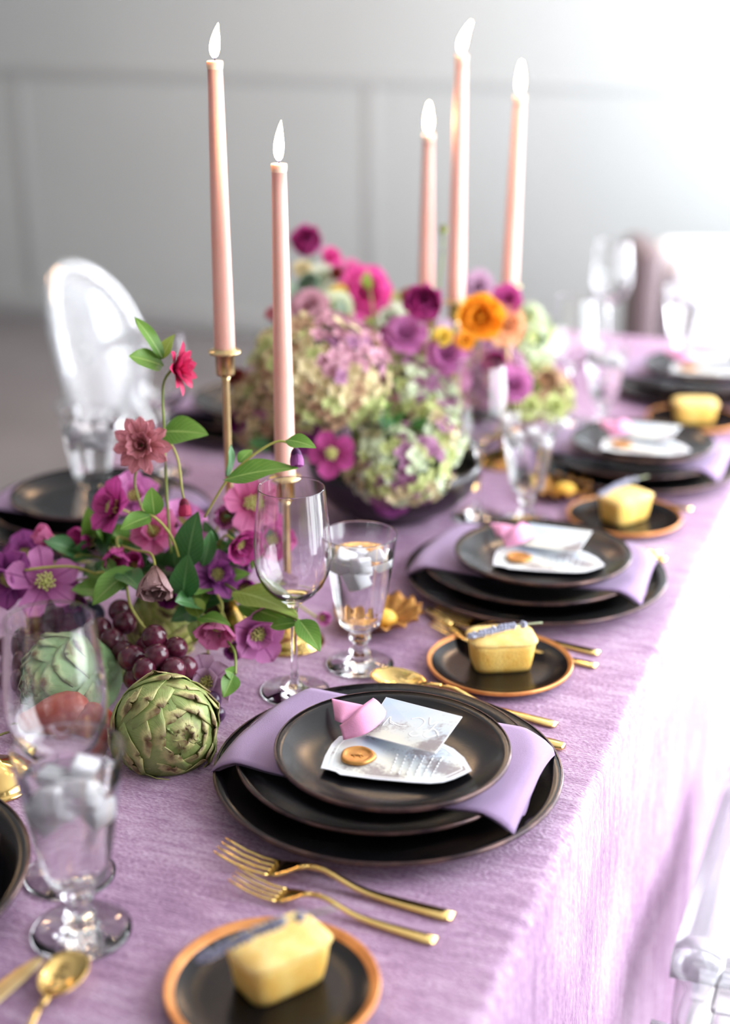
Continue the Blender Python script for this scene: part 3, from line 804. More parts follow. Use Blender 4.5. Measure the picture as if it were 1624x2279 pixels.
# ---------------------------------------------------------------- cutlery
def bar_mesh(name, st, n=10, pw=0.8):
    """st: stations (x, z, halfwidth, halfthick) along x; superelliptic section"""
    V, F, UV = [], [], []
    for x, z, hw, ht in st:
        for k in range(n):
            a = 2 * PI * k / n; c, s = math.cos(a), math.sin(a)
            V.append((x, hw * math.copysign(abs(c) ** pw, c), z + ht * math.copysign(abs(s) ** pw, s)))
    m = len(st)
    for i in range(m - 1):
        for k in range(n): F.append((i * n + k, (i + 1) * n + k, (i + 1) * n + (k + 1) % n, i * n + (k + 1) % n))
    F.append(tuple(range(n))); F.append(tuple((m - 1) * n + k for k in range(n - 1, -1, -1)))
    me = mesh(name, V, F)
    return me
def handle_stations(L, x0):
    # the handle runs from x0 (neck) to L (end), swelling towards the end and dipping at the neck
    out = []
    for i in range(15):
        t = i / 14; x = x0 + (L - x0) * t
        hw = 0.0026 + 0.0052 * t ** 1.4; ht = 0.0022 - 0.0008 * t
        z = 0.0045 + 0.0110 * math.exp(-((t - 0.10) / 0.20) ** 2) - 0.0025 * t
        if i == 14: hw *= 0.72
        out.append((x, z, hw, ht))
    return out
FH = bar_mesh('handle', handle_stations(0.206, 0.078), 12)
def fork_parts():
    hd = bar_mesh('head', [(0.082, 0.0145, 0.0028, 0.0021), (0.074, 0.0125, 0.0050, 0.0016), (0.066, 0.0092, 0.0098, 0.0013), (0.058, 0.0060, 0.0122, 0.0012), (0.048, 0.0042, 0.0127, 0.0011)], 12)
    tn = []
    for k in range(4):
        y = -0.0105 + 0.007 * k
        V = [(0.050, 0.0044, 0.0021, 0.0011), (0.036, 0.0042, 0.0019, 0.0011), (0.020, 0.0068, 0.0017, 0.001), (0.008, 0.0105, 0.0014, 0.0009), (0.0, 0.0135, 0.0007, 0.0006)]
        me = bar_mesh('tine', V, 8)
        for v in me.vertices: v.co.y += y * (1 if True else 0)
        tn.append(me)
    return hd, tn
FKH, FKT = fork_parts()
def spoon_bowl():
    def f(u, v):
        a = 2 * PI * v
        r = u; x = 0.031 + 0.031 * r * math.cos(a); wv = 0.0205 * (1 + 0.12 * -math.cos(a))
        y = wv * r * math.sin(a); z = 0.0035 + 0.0095 * r ** 2.2
        return (x, y, z)
    return grid_mesh('bowl', 8, 32, f, 0.0012)
SPB = spoon_bowl()
SPN = bar_mesh('neck', [(0.060, 0.0125, 0.0044, 0.0012), (0.068, 0.0135, 0.0030, 0.0018), (0.080, 0.0148, 0.0027, 0.0021)], 12)
KNB = bar_mesh('blade', [(0.0, 0.0035, 0.0012, 0.0006), (0.006, 0.0035, 0.0052, 0.0007), (0.03, 0.0035, 0.0092, 0.0008), (0.07, 0.0035, 0.0098, 0.0010), (0.105, 0.0035, 0.0088, 0.0013), (0.112, 0.0035, 0.0045, 0.0022)], 12)
KNH = bar_mesh('handle', [(0.110, 0.0035, 0.0045, 0.0026), (0.13, 0.0035, 0.0052, 0.0030), (0.17, 0.0035, 0.0064, 0.0032), (0.205, 0.0035, 0.0076, 0.0033), (0.214, 0.0035, 0.0066, 0.0030), (0.217, 0.0035, 0.004, 0.0022)], 12)
def place_along(t, tip, end, L0=0.206):
    a, b = Vector(tip), Vector(end); t.location = (a.x, a.y, TOP + 0.0005); t.rotation_euler = (0, 0, math.atan2(b.y - a.y, b.x - a.x))
    k = max(0.85, min(1.03, math.hypot(b.x - a.x, b.y - a.y) / L0)); t.scale = (k, k, k)
def fork(label, tip, end):
    t = thing('fork', label, 'fork', group='gold forks'); place_along(t, tip, end)
    part('handle', FH, M['gold'], t); part('head', FKH, M['gold'], t)
    for me in FKT: part('tine', me, M['gold'], t)
def spoon(label, tip, end):
    t = thing('spoon', label, 'spoon', group='gold spoons'); place_along(t, tip, end)
    part('handle', FH, M['gold'], t); part('bowl', SPB, M['gold'], t); part('neck', SPN, M['gold'], t)
def knife(label, tip, end):
    t = thing('knife', label, 'knife', group='gold knives'); place_along(t, tip, end)
    part('blade', KNB, M['gold_brushed'], t); part('handle', KNH, M['gold'], t)
fork('gold fork nearest the front charger, upper of the front pair', (-0.505, 0.934, 0.762), (-0.29, 0.927, 0.758))
fork('gold fork beside the nearest side plate, lower of the front pair', (-0.476, 0.903, 0.762), (-0.296, 0.893, 0.758))
fork('gold fork behind the second loaf cake, upper of the pair', (-0.500, 1.475), (-0.295, 1.449))
fork('gold fork behind the second loaf cake, lower of the pair', (-0.490, 1.440), (-0.290, 1.416))
fork('gold fork by the third side plate, its handle end showing right of the second charger', (-0.485, 1.975), (-0.280, 1.965))
spoon('gold spoon behind the nearest charger, bowl pointing left', (-0.506, 1.293, 0.76), (-0.297, 1.269, 0.756))
knife('gold knife between nearest charger and spoon, handle end above the napkin', (-0.500, 1.250), (-0.284, 1.226))
spoon('gold spoon at the bottom left below the iced goblet', (-0.543, 0.769, 0.76), (-0.527, 0.685, 0.754))
knife('dark reflecting gold knife at the bottom left corner', (-0.569, 0.762, 0.756), (-0.582, 0.666, 0.756))
spoon('gold spoon beyond the second charger, largely hidden', (-0.500, 1.800), (-0.285, 1.775))
knife('gold knife beyond the second charger, handle end right of the napkin', (-0.500, 1.775), (-0.283, 1.752))
# butter spreader resting on the second side plate
t = thing('butter_spreader', 'gold butter spreader leaning on the second side plate behind the cake', 'knife', (-0.512, 1.487, TOP + 0.001), (0, R(-5), math.atan2(-0.072, 0.070)))
part('handle', bar_mesh('handle', [(0, 0.004, 0.004, 0.003), (0.004, 0.004, 0.0062, 0.0036), (0.03, 0.004, 0.0058, 0.0034), (0.052, 0.004, 0.0050, 0.0032), (0.060, 0.004, 0.0042, 0.003)], 12), M['gold_brushed'], t)
for x in (0.052, 0.057, 0.062): part('collar', bar_mesh('collar', [(x, 0.004, 0.0056, 0.0042), (x + 0.0028, 0.004, 0.0056, 0.0042)], 12), M['gold'], t)
part('blade', bar_mesh('blade', [(0.062, 0.004, 0.004, 0.0022), (0.075, 0.004, 0.0075, 0.001), (0.11, 0.004, 0.0085, 0.0008), (0.128, 0.004, 0.005, 0.0006)], 12), M['gold'], t)

# ---------------------------------------------------------------- glasses
def wine_profile():
    out = [(0, 0.0), (0.034, 0.0), (0.0368, 0.0006), (0.0370, 0.0016), (0.033, 0.0022), (0.020, 0.0038), (0.010, 0.0072), (0.0055, 0.0125), (0.0038, 0.022), (0.0033, 0.045), (0.0033, 0.075), (0.0040, 0.092), (0.0062, 0.1005), (0.013, 0.106), (0.0225, 0.113), (0.0315, 0.1235), (0.0375, 0.137), (0.0400, 0.152), (0.0397, 0.170), (0.0378, 0.192), (0.0355, 0.212), (0.0340, 0.2274), (0.03392, 0.2283), (0.03385, 0.2289)]
    inn = [(0.0336, 0.2291), (0.03335, 0.2289), (0.03328, 0.2283), (0.03335, 0.2274), (0.0348, 0.212), (0.0371, 0.192), (0.0390, 0.170), (0.0393, 0.152), (0.0368, 0.1376), (0.0305, 0.125), (0.022, 0.1155), (0.012, 0.1095), (0.005, 0.1075), (0, 0.107)]
    return out + inn
WINE = lathe('glass_body', wine_profile(), 64)
def wineglass(label, x, y, s=1.0):
    t = thing('wine_glass', label, 'glass', (x, y, TOP + 0.0005), group='empty wine glasses')
    part('glass_body', WINE, M['glass'], t, Matrix.Scale(s, 4))
    return t
def gob_r(z):
    # inner cup radius by height
    q = (z - 0.050) / (0.154 - 0.050)
    return 0.0215 + (0.0395 - 0.0215) * max(0, q) ** 0.85
def goblet_profile():
    out = [(0, 0.0), (0.035, 0.0), (0.0372, 0.0008), (0.0372, 0.0022), (0.030, 0.0036), (0.016, 0.0058), (0.0105, 0.009), (0.0118, 0.0135), (0.0122, 0.016), (0.0095, 0.0195), (0.0072, 0.0235), (0.0078, 0.028), (0.0118, 0.0325), (0.0120, 0.0355), (0.0095, 0.0395), (0.0115, 0.0425), (0.0175, 0.0460)]
    out += [(gob_r(0.050 + 0.104 * i / 10) + 0.0010, 0.050 + 0.104 * i / 10) for i in range(10)] + [(gob_r(0.153) + 0.0010, 0.153), (gob_r(0.1538) + 0.0010, 0.1538)]
    inn = [(gob_r(0.154) + 0.0008, 0.1543), (gob_r(0.154) + 0.0002, 0.1543), (gob_r(0.1538), 0.1538), (gob_r(0.153), 0.153)] + [(gob_r(0.050 + 0.104 * i / 10), 0.050 + 0.104 * i / 10) for i in range(9, 0, -1)]
    inn += [(0.0205, 0.0535), (0.0150, 0.0500), (0.007, 0.0485), (0, 0.048)]
    return out + inn
def facet(a, r, z):
    return 1 + (0.06 * math.cos(8 * a) if 0.005 < z < 0.045 and r < 0.02 else 0.0)
GOB = lathe('glass_body', goblet_profile(), 64, facet)
def water_mesh(lvl):
    P = [(0, 0.0477), (0.007, 0.0482), (0.0152, 0.0497), (0.0208, 0.0533)]
    z = 0.056
    while z < lvl: P.append((gob_r(z) + 0.0004, z)); z += 0.008
    P = [q for q in P if q[1] < lvl - 0.003] + [(gob_r(lvl - 0.001) + 0.0004, lvl - 0.001), (gob_r(lvl) + 0.0004, lvl - 0.0002), (gob_r(lvl) + 0.0003, lvl), (gob_r(lvl) - 0.0006, lvl), (0.02, lvl), (0, lvl)]
    return lathe('water', P, 64)
WAT = water_mesh(0.131)
def ice_mesh(seed):
    bm = bmesh.new(); bmesh.ops.create_cube(bm, size=0.021)
    bmesh.ops.bevel(bm, geom=bm.edges[:], offset=0.003, segments=2, profile=0.5, affect='EDGES')
    r = random.Random(seed)
    for v in bm.verts: v.co += Vector((noise.noise(v.co * 90 + Vector((seed, 0, 0))), noise.noise(v.co * 90 + Vector((0, seed, 0))), noise.noise(v.co * 90))) * 0.0028
    me = bpy.data.meshes.new('ice_cube'); bm.to_mesh(me); bm.free(); me.polygons.foreach_set('use_smooth', [True] * len(me.polygons)); return me
ICE = [ice_mesh(k) for k in range(4)]
M['frost'] = None
def ice_material():
    m, nt, p, out = base_mat('cloudy ice')
    p.inputs['Base Color'].default_value = (0.97, 0.96, 0.99, 1); p.inputs['Transmission Weight'].default_value = 0.12
    p.inputs['Roughness'].default_value = 0.22; p.inputs['IOR'].default_value = 1.2
    return m
M['frost'] = ice_material()
def goblet(label, x, y, s=1.0, seed=1, ice=7, tilt=0.0):
    t = thing('water_goblet', label, 'goblet', (x, y, TOP + 0.0005), (0, tilt, 0), group='iced water goblets')
    part('glass_body', GOB, M['glass'], t, Matrix.Scale(s, 4))
    part('water', WAT, M['water'], t, Matrix.Scale(s, 4))
    r = random.Random(seed)
    spots = [(0.0, -0.017, .123), (0.017, 0.002, .124), (-0.017, 0.0, .122), (0.004, 0.018, .123), (-0.003, 0.0, .118), (0.012, -0.010, .106), (-0.011, 0.010, .108)][:ice]
    for k, (a, b, c) in enumerate(spots):
        q = r.uniform(0, 2 * PI); ca, sa = math.cos(q * 0.1 + seed), math.sin(q * 0.1 + seed)
        m4 = Matrix.Translation(Vector((a * ca - b * sa, a * sa + b * ca, c + r.uniform(-.002, .004)) ) * s) @ Matrix.Rotation(r.uniform(0, 6), 4, (r.random(), r.random(), 1)) @ Matrix.Scale(s * r.uniform(0.8, 1.0), 4)
        part('ice_cube', ICE[k % 4], M['frost'], t, m4)
    return t
wineglass('empty wine glass at the left, in front of the green artichoke', -0.611, 0.866, 1.03)
wineglass('empty wine glass behind the nearest charger, gold candlestick seen through it', -0.574, 1.242)
wineglass('tall empty wine glass beside the hydrangea bowl', -0.557, 1.827, 0.97)
wineglass('blurred empty wine glass near the yellow and brown flowers at the right', -0.55, 2.33, 0.95)
wineglass('farthest empty wine glass, against the white sofa', -0.60, 2.84, 1.0)
wineglass('empty wine glass on the left side behind the dusty pink flower', -1.06, 1.84, 0.95)
goblet('iced water goblet in the bottom left foreground', -0.560, 0.803, 1.06, 1)
goblet('iced water goblet behind the nearest charger, before the gold dish', -0.534, 1.327, 1.0, 5, 6)
goblet('iced water goblet between hydrangea bowl and second charger', -0.488, 1.835, 0.97, 9, 3)
goblet('blurred water goblet near the third charger', -0.495, 2.34, 0.92, 4, 4)
goblet('farthest water goblet, near the white sofa', -0.455, 2.85, 0.95, 6, 4)
goblet('iced water goblet on the left side beyond the magenta flowers', -1.055, 1.625, 1.0, 8, 6)

FARC = ((-0.678, 1.942, 1.013, 1.26), (-0.633, 1.943, 1.031, 1.366), (-0.592, 2.075, 1.033, 1.306))
# ---------------------------------------------------------------- candlesticks and candles
def candlestick(label, x, y, zc, big=1.0):
    """zc: height of the drip plate above the table"""
    t = thing('candlestick', label, 'candlestick', (x, y, TOP + 0.0002), group='gold candlesticks')
    b = [(0, 0.0), (0.040, 0), (0.0415, 0.0012), (0.0415, 0.0028), (0.039, 0.0036), (0.0375, 0.006), (0.033, 0.0115), (0.022, 0.0175), (0.010, 0.0215), (0.0062, 0.026), (0, 0.026)]
    part('base', lathe('base', [(r * big, z) for r, z in b], 48), M['gold'], t)
    part('shaft', lathe('shaft', [(0, 0.0255), (0.0050, 0.0255), (0.0046, 0.045), (0.0042, zc * 0.5), (0.0042, zc - 0.032), (0.006, zc - 0.026), (0, zc - 0.025)], 24), M['gold_brushed'], t)
    part('cup', lathe('cup', [(0, zc - 0.026), (0.0095, zc - 0.026), (0.0105, zc - 0.023), (0.0105, zc - 0.003), (0.0170, zc - 0.002), (0.0178, zc), (0.0170, zc + 0.0012), (0.0122, zc + 0.0006), (0.0120, zc + 0.004), (0.0112, zc + 0.004), (0.0112, zc - 0.0), (0, zc - 0.0)], 32), M['gold_brushed'], t)
    return t
def candle(label, x, y, z0, z1, r0=0.0112, fl=0.036, lean=(0.004, 0), tilt=0.0):
    h = z1 - z0
    t = thing('taper_candle', label, 'candle', (x, y, z0), (0, tilt, 0), group='pale pink taper candles')
    r1 = 0.0076
    prof = [(0, 0), (r0 * 0.9, 0)] + [(r0 + (r1 - r0) * (i / 12) ** 1.15, h * (0.02 + 0.975 * i / 12)) for i in range(13)] + [(r1 + 0.0007, h * 0.998 - 0.001), (r1 + 0.0006, h), (r1 - 0.0012, h + 0.0002), (r1 - 0.003, h - 0.0018), (0, h - 0.0022)]
    part('wax', lathe('wax', prof, 28, lambda a, r, z: 1 + 0.012 * math.sin(a * 3 + z * 22)), M['wax'], t)
    part('melted_rim', lathe('melted_rim', [(r1 - 0.0028, h - 0.0014), (r1 - 0.0008, h + 0.0004), (r1 + 0.0006, h + 0.0002), (r1 + 0.0010, h - 0.002), (r1 + 0.0006, h - 0.0065), (r1 + 0.0001, h - 0.008)], 24), M['wax_top'], t)
    part('wick', tube('wick', [(0, 0, h - 0.003), (0.0003, 0, h + 0.003), (0.0012, 0, h + 0.0075)], 0.0007, 6), M['wick'], t)
    # flame: a teardrop leaning a little
    fz = h + 0.003; V = []
    prof = [(0, 0)] + [(0.0052 * (math.sin(PI * min(1, (q ** 0.62)))) ** 0.85 * (1.0), q) for q in [0.04, 0.1, 0.18, 0.28, 0.4, 0.52, 0.64, 0.76, 0.87, 0.95]] + [(0, 1.0)]
    me = lathe('flame', [(r, z * fl) for r, z in prof], 20)
    for v in me.vertices:
        q = v.co.z / fl; v.co.x += lean[0] * q * q; v.co.y += lean[1] * q * q
    part('flame', me, M['flame'], t, Matrix.Translation((0, 0, fz)))
    return t
candlestick('gold candlestick holding the tall left candle, its base hidden by flowers', -0.705, 1.36, 0.330)
candle('tall pale pink taper candle at the left, burning', -0.705, 1.36, 1.080, 1.381, 0.0112, 0.034, (0.005, 0.001))
candlestick('gold candlestick with domed base behind the nearest wine glass', -0.632, 1.352, 0.198)
candle('pale pink taper candle second from the left, burning before the hydrangea', -0.632, 1.352, 0.948, 1.283, 0.0112, 0.040, (0.003, 0.001))
candlestick('gold candlestick at the left picture edge beside the iced goblet', -0.760, 0.968, 0.221)
candle('pale pink taper candle left of the picture edge', -0.760, 0.968, 0.971, 1.27)
F3, F4, F5 = FARC
candlestick('gold candlestick under the left one of the three far candles', F3[0], F3[1], F3[2] - 0.003 - TOP)
candle('shortest of the three far pale pink candles, standing left', F3[0], F3[1], F3[2], F3[3], 0.0118, 0.040, (0.0, 0.001))
candlestick('gold candlestick under the tallest far candle, above the orange flower', F4[0], F4[1], F4[2] - 0.003 - TOP)
candle('tallest of the three far pale pink candles, standing in the middle', F4[0], F4[1], F4[2], F4[3], 0.0122, 0.040, (0.012, 0.004))
candlestick('gold candlestick under the far candle standing right', F5[0], F5[1], F5[2] - 0.003 - TOP)
candle('far pale pink candle standing right, above the magenta bloom', F5[0], F5[1], F5[2], F5[3], 0.0118, 0.044, (0.0, 0.0), 0.02)

# ---------------------------------------------------------------- gold scalloped butter dishes
def butter_dish(label, x, y, s=1.0):
    t = thing('butter_dish', label, 'dish', (x, y, TOP + 0.0003), group='scalloped gold butter dishes')
    n = 96
    def wob(a, r, z):
        k = max(0, (r - 0.022) / 0.03)
        return 1 + 0.10 * k * abs(math.sin(a * 7)) + 0.02 * k * math.sin(a * 29)
    P = [(0, 0.003), (0.018, 0.003), (0.026, 0.006), (0.034, 0.0125), (0.042, 0.018), (0.0485, 0.0215), (0.049, 0.0205), (0.042, 0.0160), (0.034, 0.0100), (0.026, 0.0035), (0.020, 0.0), (0, 0.0)]
    me = lathe('dish', P, n, wob)
    for v in me.vertices:
        r = math.hypot(v.co.x, v.co.y)
        if r > 0.03: v.co.z += 0.0035 * math.sin(math.atan2(v.co.y, v.co.x) * 14) * (r - 0.03) / 0.02
    part('dish_body', me, M['gold_leaf'], t, Matrix.Scale(s, 4))
    b = thing('butter', 'yellow butter ball in the ' + label, 'butter', (x + 0.008, y - 0.006, TOP + 0.0036 + 0.010), group='butter balls')
    part('butter_ball', ball('butter_ball', 0.0155, 1.05, 0.95, 0.66, 18, 0.03), M['butter'], b)
butter_dish('scalloped gold dish behind the iced goblet at the second candlestick', -0.553, 1.432)
butter_dish('scalloped gold dish beyond the second charger', -0.470, 1.955, 0.9)
#SECTION_FLOWERS
# ---------------------------------------------------------------- flowers: builders
PCACHE = {}
def petal_mesh(L, W, cup, curl, point=0.5, ruf=0.0, nu=7, nv=4, seed=0):
    """a petal growing along +Y from the origin, its upper face to +Z; cup lifts the sides, curl bends the tip"""
    k = (round(L, 4), round(W, 4), cup, curl, point, ruf, seed)
    if k in PCACHE: return PCACHE[k]
    def f(u, v):
        s = (v - 0.5) * 2
        w_ = (u ** 0.55) * (1 - u ** (3.2 - 2.0 * point)) ** 0.62 if u < 1 else 0.0
        w_ = max(w_, 0.06 if u < 0.5 else 0.0) * 1.35
        x = s * W / 2 * w_
        ang = curl * u
        y = L * (math.sin(ang) / curl if abs(curl) > 1e-3 else u)
        z = L * ((1 - math.cos(ang)) / curl if abs(curl) > 1e-3 else 0)
        z += cup * W * 0.5 * s * s * w_
        if ruf: z += ruf * L * math.sin(s * 5 + seed) * u * u; x *= 1 + 0.12 * math.sin(u * 9 + seed)
        return (x, y, z)
    PCACHE[k] = grid_mesh('petal', nu, nv, f)
    return PCACHE[k]
def leaf_mesh(L, W, fold=0.25, arch=0.5, nu=9, nv=6, wav=0.03, serr=0.0):
    def f(u, v):
        s = (v - 0.5) * 2
        w_ = math.sin(PI * u ** 0.8) ** 0.8 if 0 < u < 1 else 0.02
        x = s * W / 2 * w_ * (1 + serr * math.sin(u * 60))
        ang = arch * u
        y = L * math.sin(ang) / arch; z = -L * (1 - math.cos(ang)) / arch
        z += fold * abs(x) + wav * L * math.sin(u * 8 + s * 2) * abs(s)
        return (x, y, z)
    return grid_mesh('leaf', nu, nv, f)
def along(base, tip, nrm):
    """matrix at base: +Y towards tip, +Z near nrm"""
    y = (Vector(tip) - Vector(base)).normalized(); n = Vector(nrm); x = y.cross(n)
    if x.length < 1e-4: x = y.cross(Vector((1, 0, 0)))
    x.normalize(); z = x.cross(y)
    m = Matrix((x, y, z)).transposed().to_4x4(); m.translation = Vector(base)
    return m
CAMV = Vector((0.347, -0.873, 0.342)); UPV = Vector((-0.126, 0.318, 0.94)); RTV = Vector((0.929, 0.37, 0))
def leaf(parent, origin, base, tip, wd, mat='leaf', nrm=None, fold=0.25, arch=0.5, name='leaf', serr=0.0):
    b, t = Vector(base), Vector(tip); L = (t - b).length * (1 + 0.04 * arch)
    n = Vector(nrm) if nrm else Vector((0.25, -0.75, 0.6))
    m = along(b, t, n) @ Matrix.Rotation(arch * 0.5, 4, 'X')
    return part(name, leaf_mesh(L, wd, fold, arch, serr=serr), M[mat], parent, Matrix.Translation(-Vector(origin)) @ m)
def bloom(label, c, n, R_, layers, mat, name='hellebore', cat='flower', stem=None, stemr=0.0014, stem_mat='stem', stamen=True, leaves=(), group=None, seed=0, mats=None, calyx=False, point=0.5, ruf=0.0, cone=0.0):
    """c: centre of the bloom (world), n: direction it faces, layers: (count, length factor, width factor, opening in degrees from the axis, cup, curl)"""
    c = Vector(c); r = random.Random(seed * 13 + 5)
    origin = Vector(stem[-1]) if stem else c
    t = thing(name, label, cat, origin, group=group)
    base = Matrix.Translation(-origin) @ frame(c, n, r.uniform(0, 6))
    for li, (cnt, lf, wf, op, cup, curl) in enumerate(layers):
        ph = li * 0.6 + r.uniform(0, .4)
        mt = M[mats[li] if mats else mat]
        for k in range(cnt):
            sd = k % 3
            me = petal_mesh(R_ * lf, R_ * wf, cup, curl, point, ruf, seed=sd)
            a = ph + 2 * PI * k / cnt + r.uniform(-.12, .12)
            m = base @ Matrix.Rotation(a, 4, 'Z') @ Matrix.Translation((0, 0.04 * R_, -0.02 * R_ * li)) @ Matrix.Rotation(R(90 - op + r.uniform(-6, 6)), 4, 'X') @ Matrix.Scale(r.uniform(0.92, 1.06), 4)
            part('petal', me, mt, t, m)
    if stamen:
        its = []
        if cone: its.append((ball('c', R_ * 0.16, 1, 1, 1.3, 8), Matrix.Translation((0, 0, R_ * .12))))
        bb = ball('s', R_ * 0.04, 1, 1, 1.3, 5)
        for k in range(26):
            a = k * 2.4; q = 0.26 * math.sqrt(k / 26) * R_; d = Vector((math.cos(a) * q, math.sin(a) * q, R_ * (0.34 - 0.1 * k / 26)))
            its.append((tube('f', [(0, 0, 0), d], R_ * 0.012, 4, 1), Matrix())); its.append((bb, Matrix.Translation(d)))
        part('stamens', join_meshes('stamens', its), M['stamen'], t, base)
    if calyx:
        for k in range(5):
            a = 2 * PI * k / 5
            part('bract', petal_mesh(R_ * 0.55, R_ * 0.35, 0.2, 0.6), M['leaf'], t, base @ Matrix.Rotation(a, 4, 'Z') @ Matrix.Translation((0, 0, -R_ * .1)) @ Matrix.Rotation(R(-20), 4, 'X'))
    if stem:
        pts = [c] + [Vector(p) for p in stem]
        part('stem', tube('stem', [p - origin for p in pts], stemr, 7, 5), M[stem_mat], t)
    for lf in leaves: leaf(t, origin, *lf)
    return t
# petal layouts
SINGLE = [(5, 1.0, 1.05, 60, 0.35, -0.45), (3, 0.8, .8, 36, 0.4, 0.2)]
OPEN = [(5, 1.0, 0.95, 78, 0.2, -0.3)]
NOD = [(5, 1.0, 0.85, 38, 0.35, 0.5)]
DOUBLE = [(9, 1.0, 0.52, 80, 0.3, -0.3), (9, 0.86, 0.48, 62, 0.3, 0.1), (8, 0.66, 0.42, 42, 0.35, 0.3), (5, 0.42, 0.32, 22, 0.4, 0.4)]
DOUBLE_SIDE = [(9, 1.0, 0.5, 58, 0.3, -0.5), (8, 0.95, 0.45, 40, 0.3, -0.3), (7, 0.8, 0.4, 24, 0.3, 0.0)]
BALL = [(9, 0.95, 0.95, 66, 0.5, 1.3), (9, 0.82, 0.85, 50, 0.5, 1.3), (8, 0.7, 0.7, 36, 0.5, 1.2), (6, 0.55, 0.55, 22, 0.6, 1.0), (4, 0.4, 0.4, 10, 0.6, 0.8)]
RUFF = [(7, 1.0, 1.0, 72, 0.2, -0.2), (6, 0.8, 0.9, 50, 0.3, 0.2), (5, 0.55, 0.7, 28, 0.4, 0.4)]

def bud(label, c, d, L, mat, stem, stem_mat='stem_yellow', group=None, leaves=()):
    c = Vector(c); origin = Vector(stem[-1]); t = thing('flower_bud', label, 'bud', origin, group=group)
    b = Matrix.Translation(-origin) @ frame(c - Vector(d).normalized() * L * 0.5, d)
    for k in range(5):
        part('petal', petal_mesh(L * 1.15, L * 0.72, 0.9, 1.15, 0.4), M[mat], t, b @ Matrix.Rotation(2 * PI * k / 5, 4, 'Z') @ Matrix.Rotation(R(38), 4, 'X'))
    part('heart', ball('heart', L * 0.30, 1, 1, 1.5, 10), M[mat], t, b @ Matrix.Translation((0, 0, L * 0.45)))
    pts = [c - Vector(d).normalized() * L * 0.45] + [Vector(p) for p in stem]
    part('stem', tube('stem', [p - origin for p in pts], 0.0013, 7, 6), M[stem_mat], t)
    for lf in leaves: leaf(t, origin, *lf)
def sprig(label, base, tip, n, L, W, mat='leaf', seed=0, stem_mat='stem', group='leafy hellebore sprigs'):
    b, tp = Vector(base), Vector(tip); r = random.Random(seed)
    t = thing('leafy_sprig', label, 'foliage', b, group=group)
    mid = b.lerp(tp, 0.5) + Vector((r.uniform(-.01, .01), r.uniform(-.01, .01), 0.012))
    part('stem', tube('stem', [(0, 0, 0), mid - b, tp - b], 0.0014, 6, 5), M[stem_mat], t)
    P = smooth_pts([b, mid, tp], 8)
    d0 = (tp - b).normalized()
    for k in range(n):
        q = P[min(len(P) - 1, int((0.3 + 0.7 * k / max(1, n - 1)) * (len(P) - 1)))]
        side = Vector((r.uniform(-1, 1), r.uniform(-1, 0.3), r.uniform(-0.3, 0.8))).normalized()
        dr = (d0 * (0.4 if k < n - 1 else 1.5) + side).normalized()
        leaf(t, b, q, q + dr * L * r.uniform(.75, 1.15), W * r.uniform(.8, 1.1), mat, (r.uniform(-.3, .5), -0.6, 0.7), 0.3, r.uniform(.4, 1.0))
# ---------------------------------------------------------------- hydrangeas
def floret_mesh(s, seed):
    its = []
    r = random.Random(seed)
    for k in range(4):
        me = petal_mesh(s, s * 1.0, 0.25, -0.35 + 0.25 * (seed % 3), 0.0, 0.05, 4, 4, seed=k)
        its.append((me, Matrix.Rotation(PI / 2 * k + r.uniform(-.1, .1), 4, 'Z') @ Matrix.Rotation(R(12 + r.uniform(-10, 14)), 4, 'X')))
    return join_meshes('floret', its)
FLO = [floret_mesh(0.0145, k) for k in range(4)]
def hydrangea(label, c, r3, n, pick, stem_to, seed=0, scale=1.0, bottom=-0.75, group='antique hydrangea heads'):
    c = Vector(c); o = Vector(stem_to); t = thing('hydrangea', label, 'flower', o, group=group)
    rr = random.Random(seed)
    part('core', ball('core', 1, r3[0] * .80, r3[1] * .80, r3[2] * .80, 16), M['leaf_dark'], t, Matrix.Translation(c - o))
    k = 0; i = 0
    while k < n and i < n * 3:
        z = 1 - 2 * (i + 0.5) / (n * 1.25); i += 1
        if z < bottom: break
        a = i * 2.39996; q = math.sqrt(max(0, 1 - z * z)); d = Vector((q * math.cos(a), q * math.sin(a), z))
        if noise.noise(d * 3 + Vector((seed, 0, 0))) < -0.45: continue
        s = 1 + 0.10 * noise.noise(d * 4.1 + Vector((0, seed, 0))) + rr.uniform(-.05, .05)
        p = Vector((d.x * r3[0], d.y * r3[1], d.z * r3[2])) * s
        nn = Vector((d.x / r3[0], d.y / r3[1], d.z / r3[2])).normalized() + Vector((rr.uniform(-.4, .4), rr.uniform(-.4, .4), rr.uniform(-.4, .4)))
        m = Matrix.Translation(c - o) @ frame(p, nn, rr.uniform(0, 6)) @ Matrix.Scale(scale * rr.uniform(.85, 1.15), 4)
        part('floret', FLO[k % 4], M[pick(d, rr)], t, m); k += 1
    part('stem', tube('stem', [c - o, (0, 0, 0)], 0.004, 8, 2), M['stem'], t)
    return t

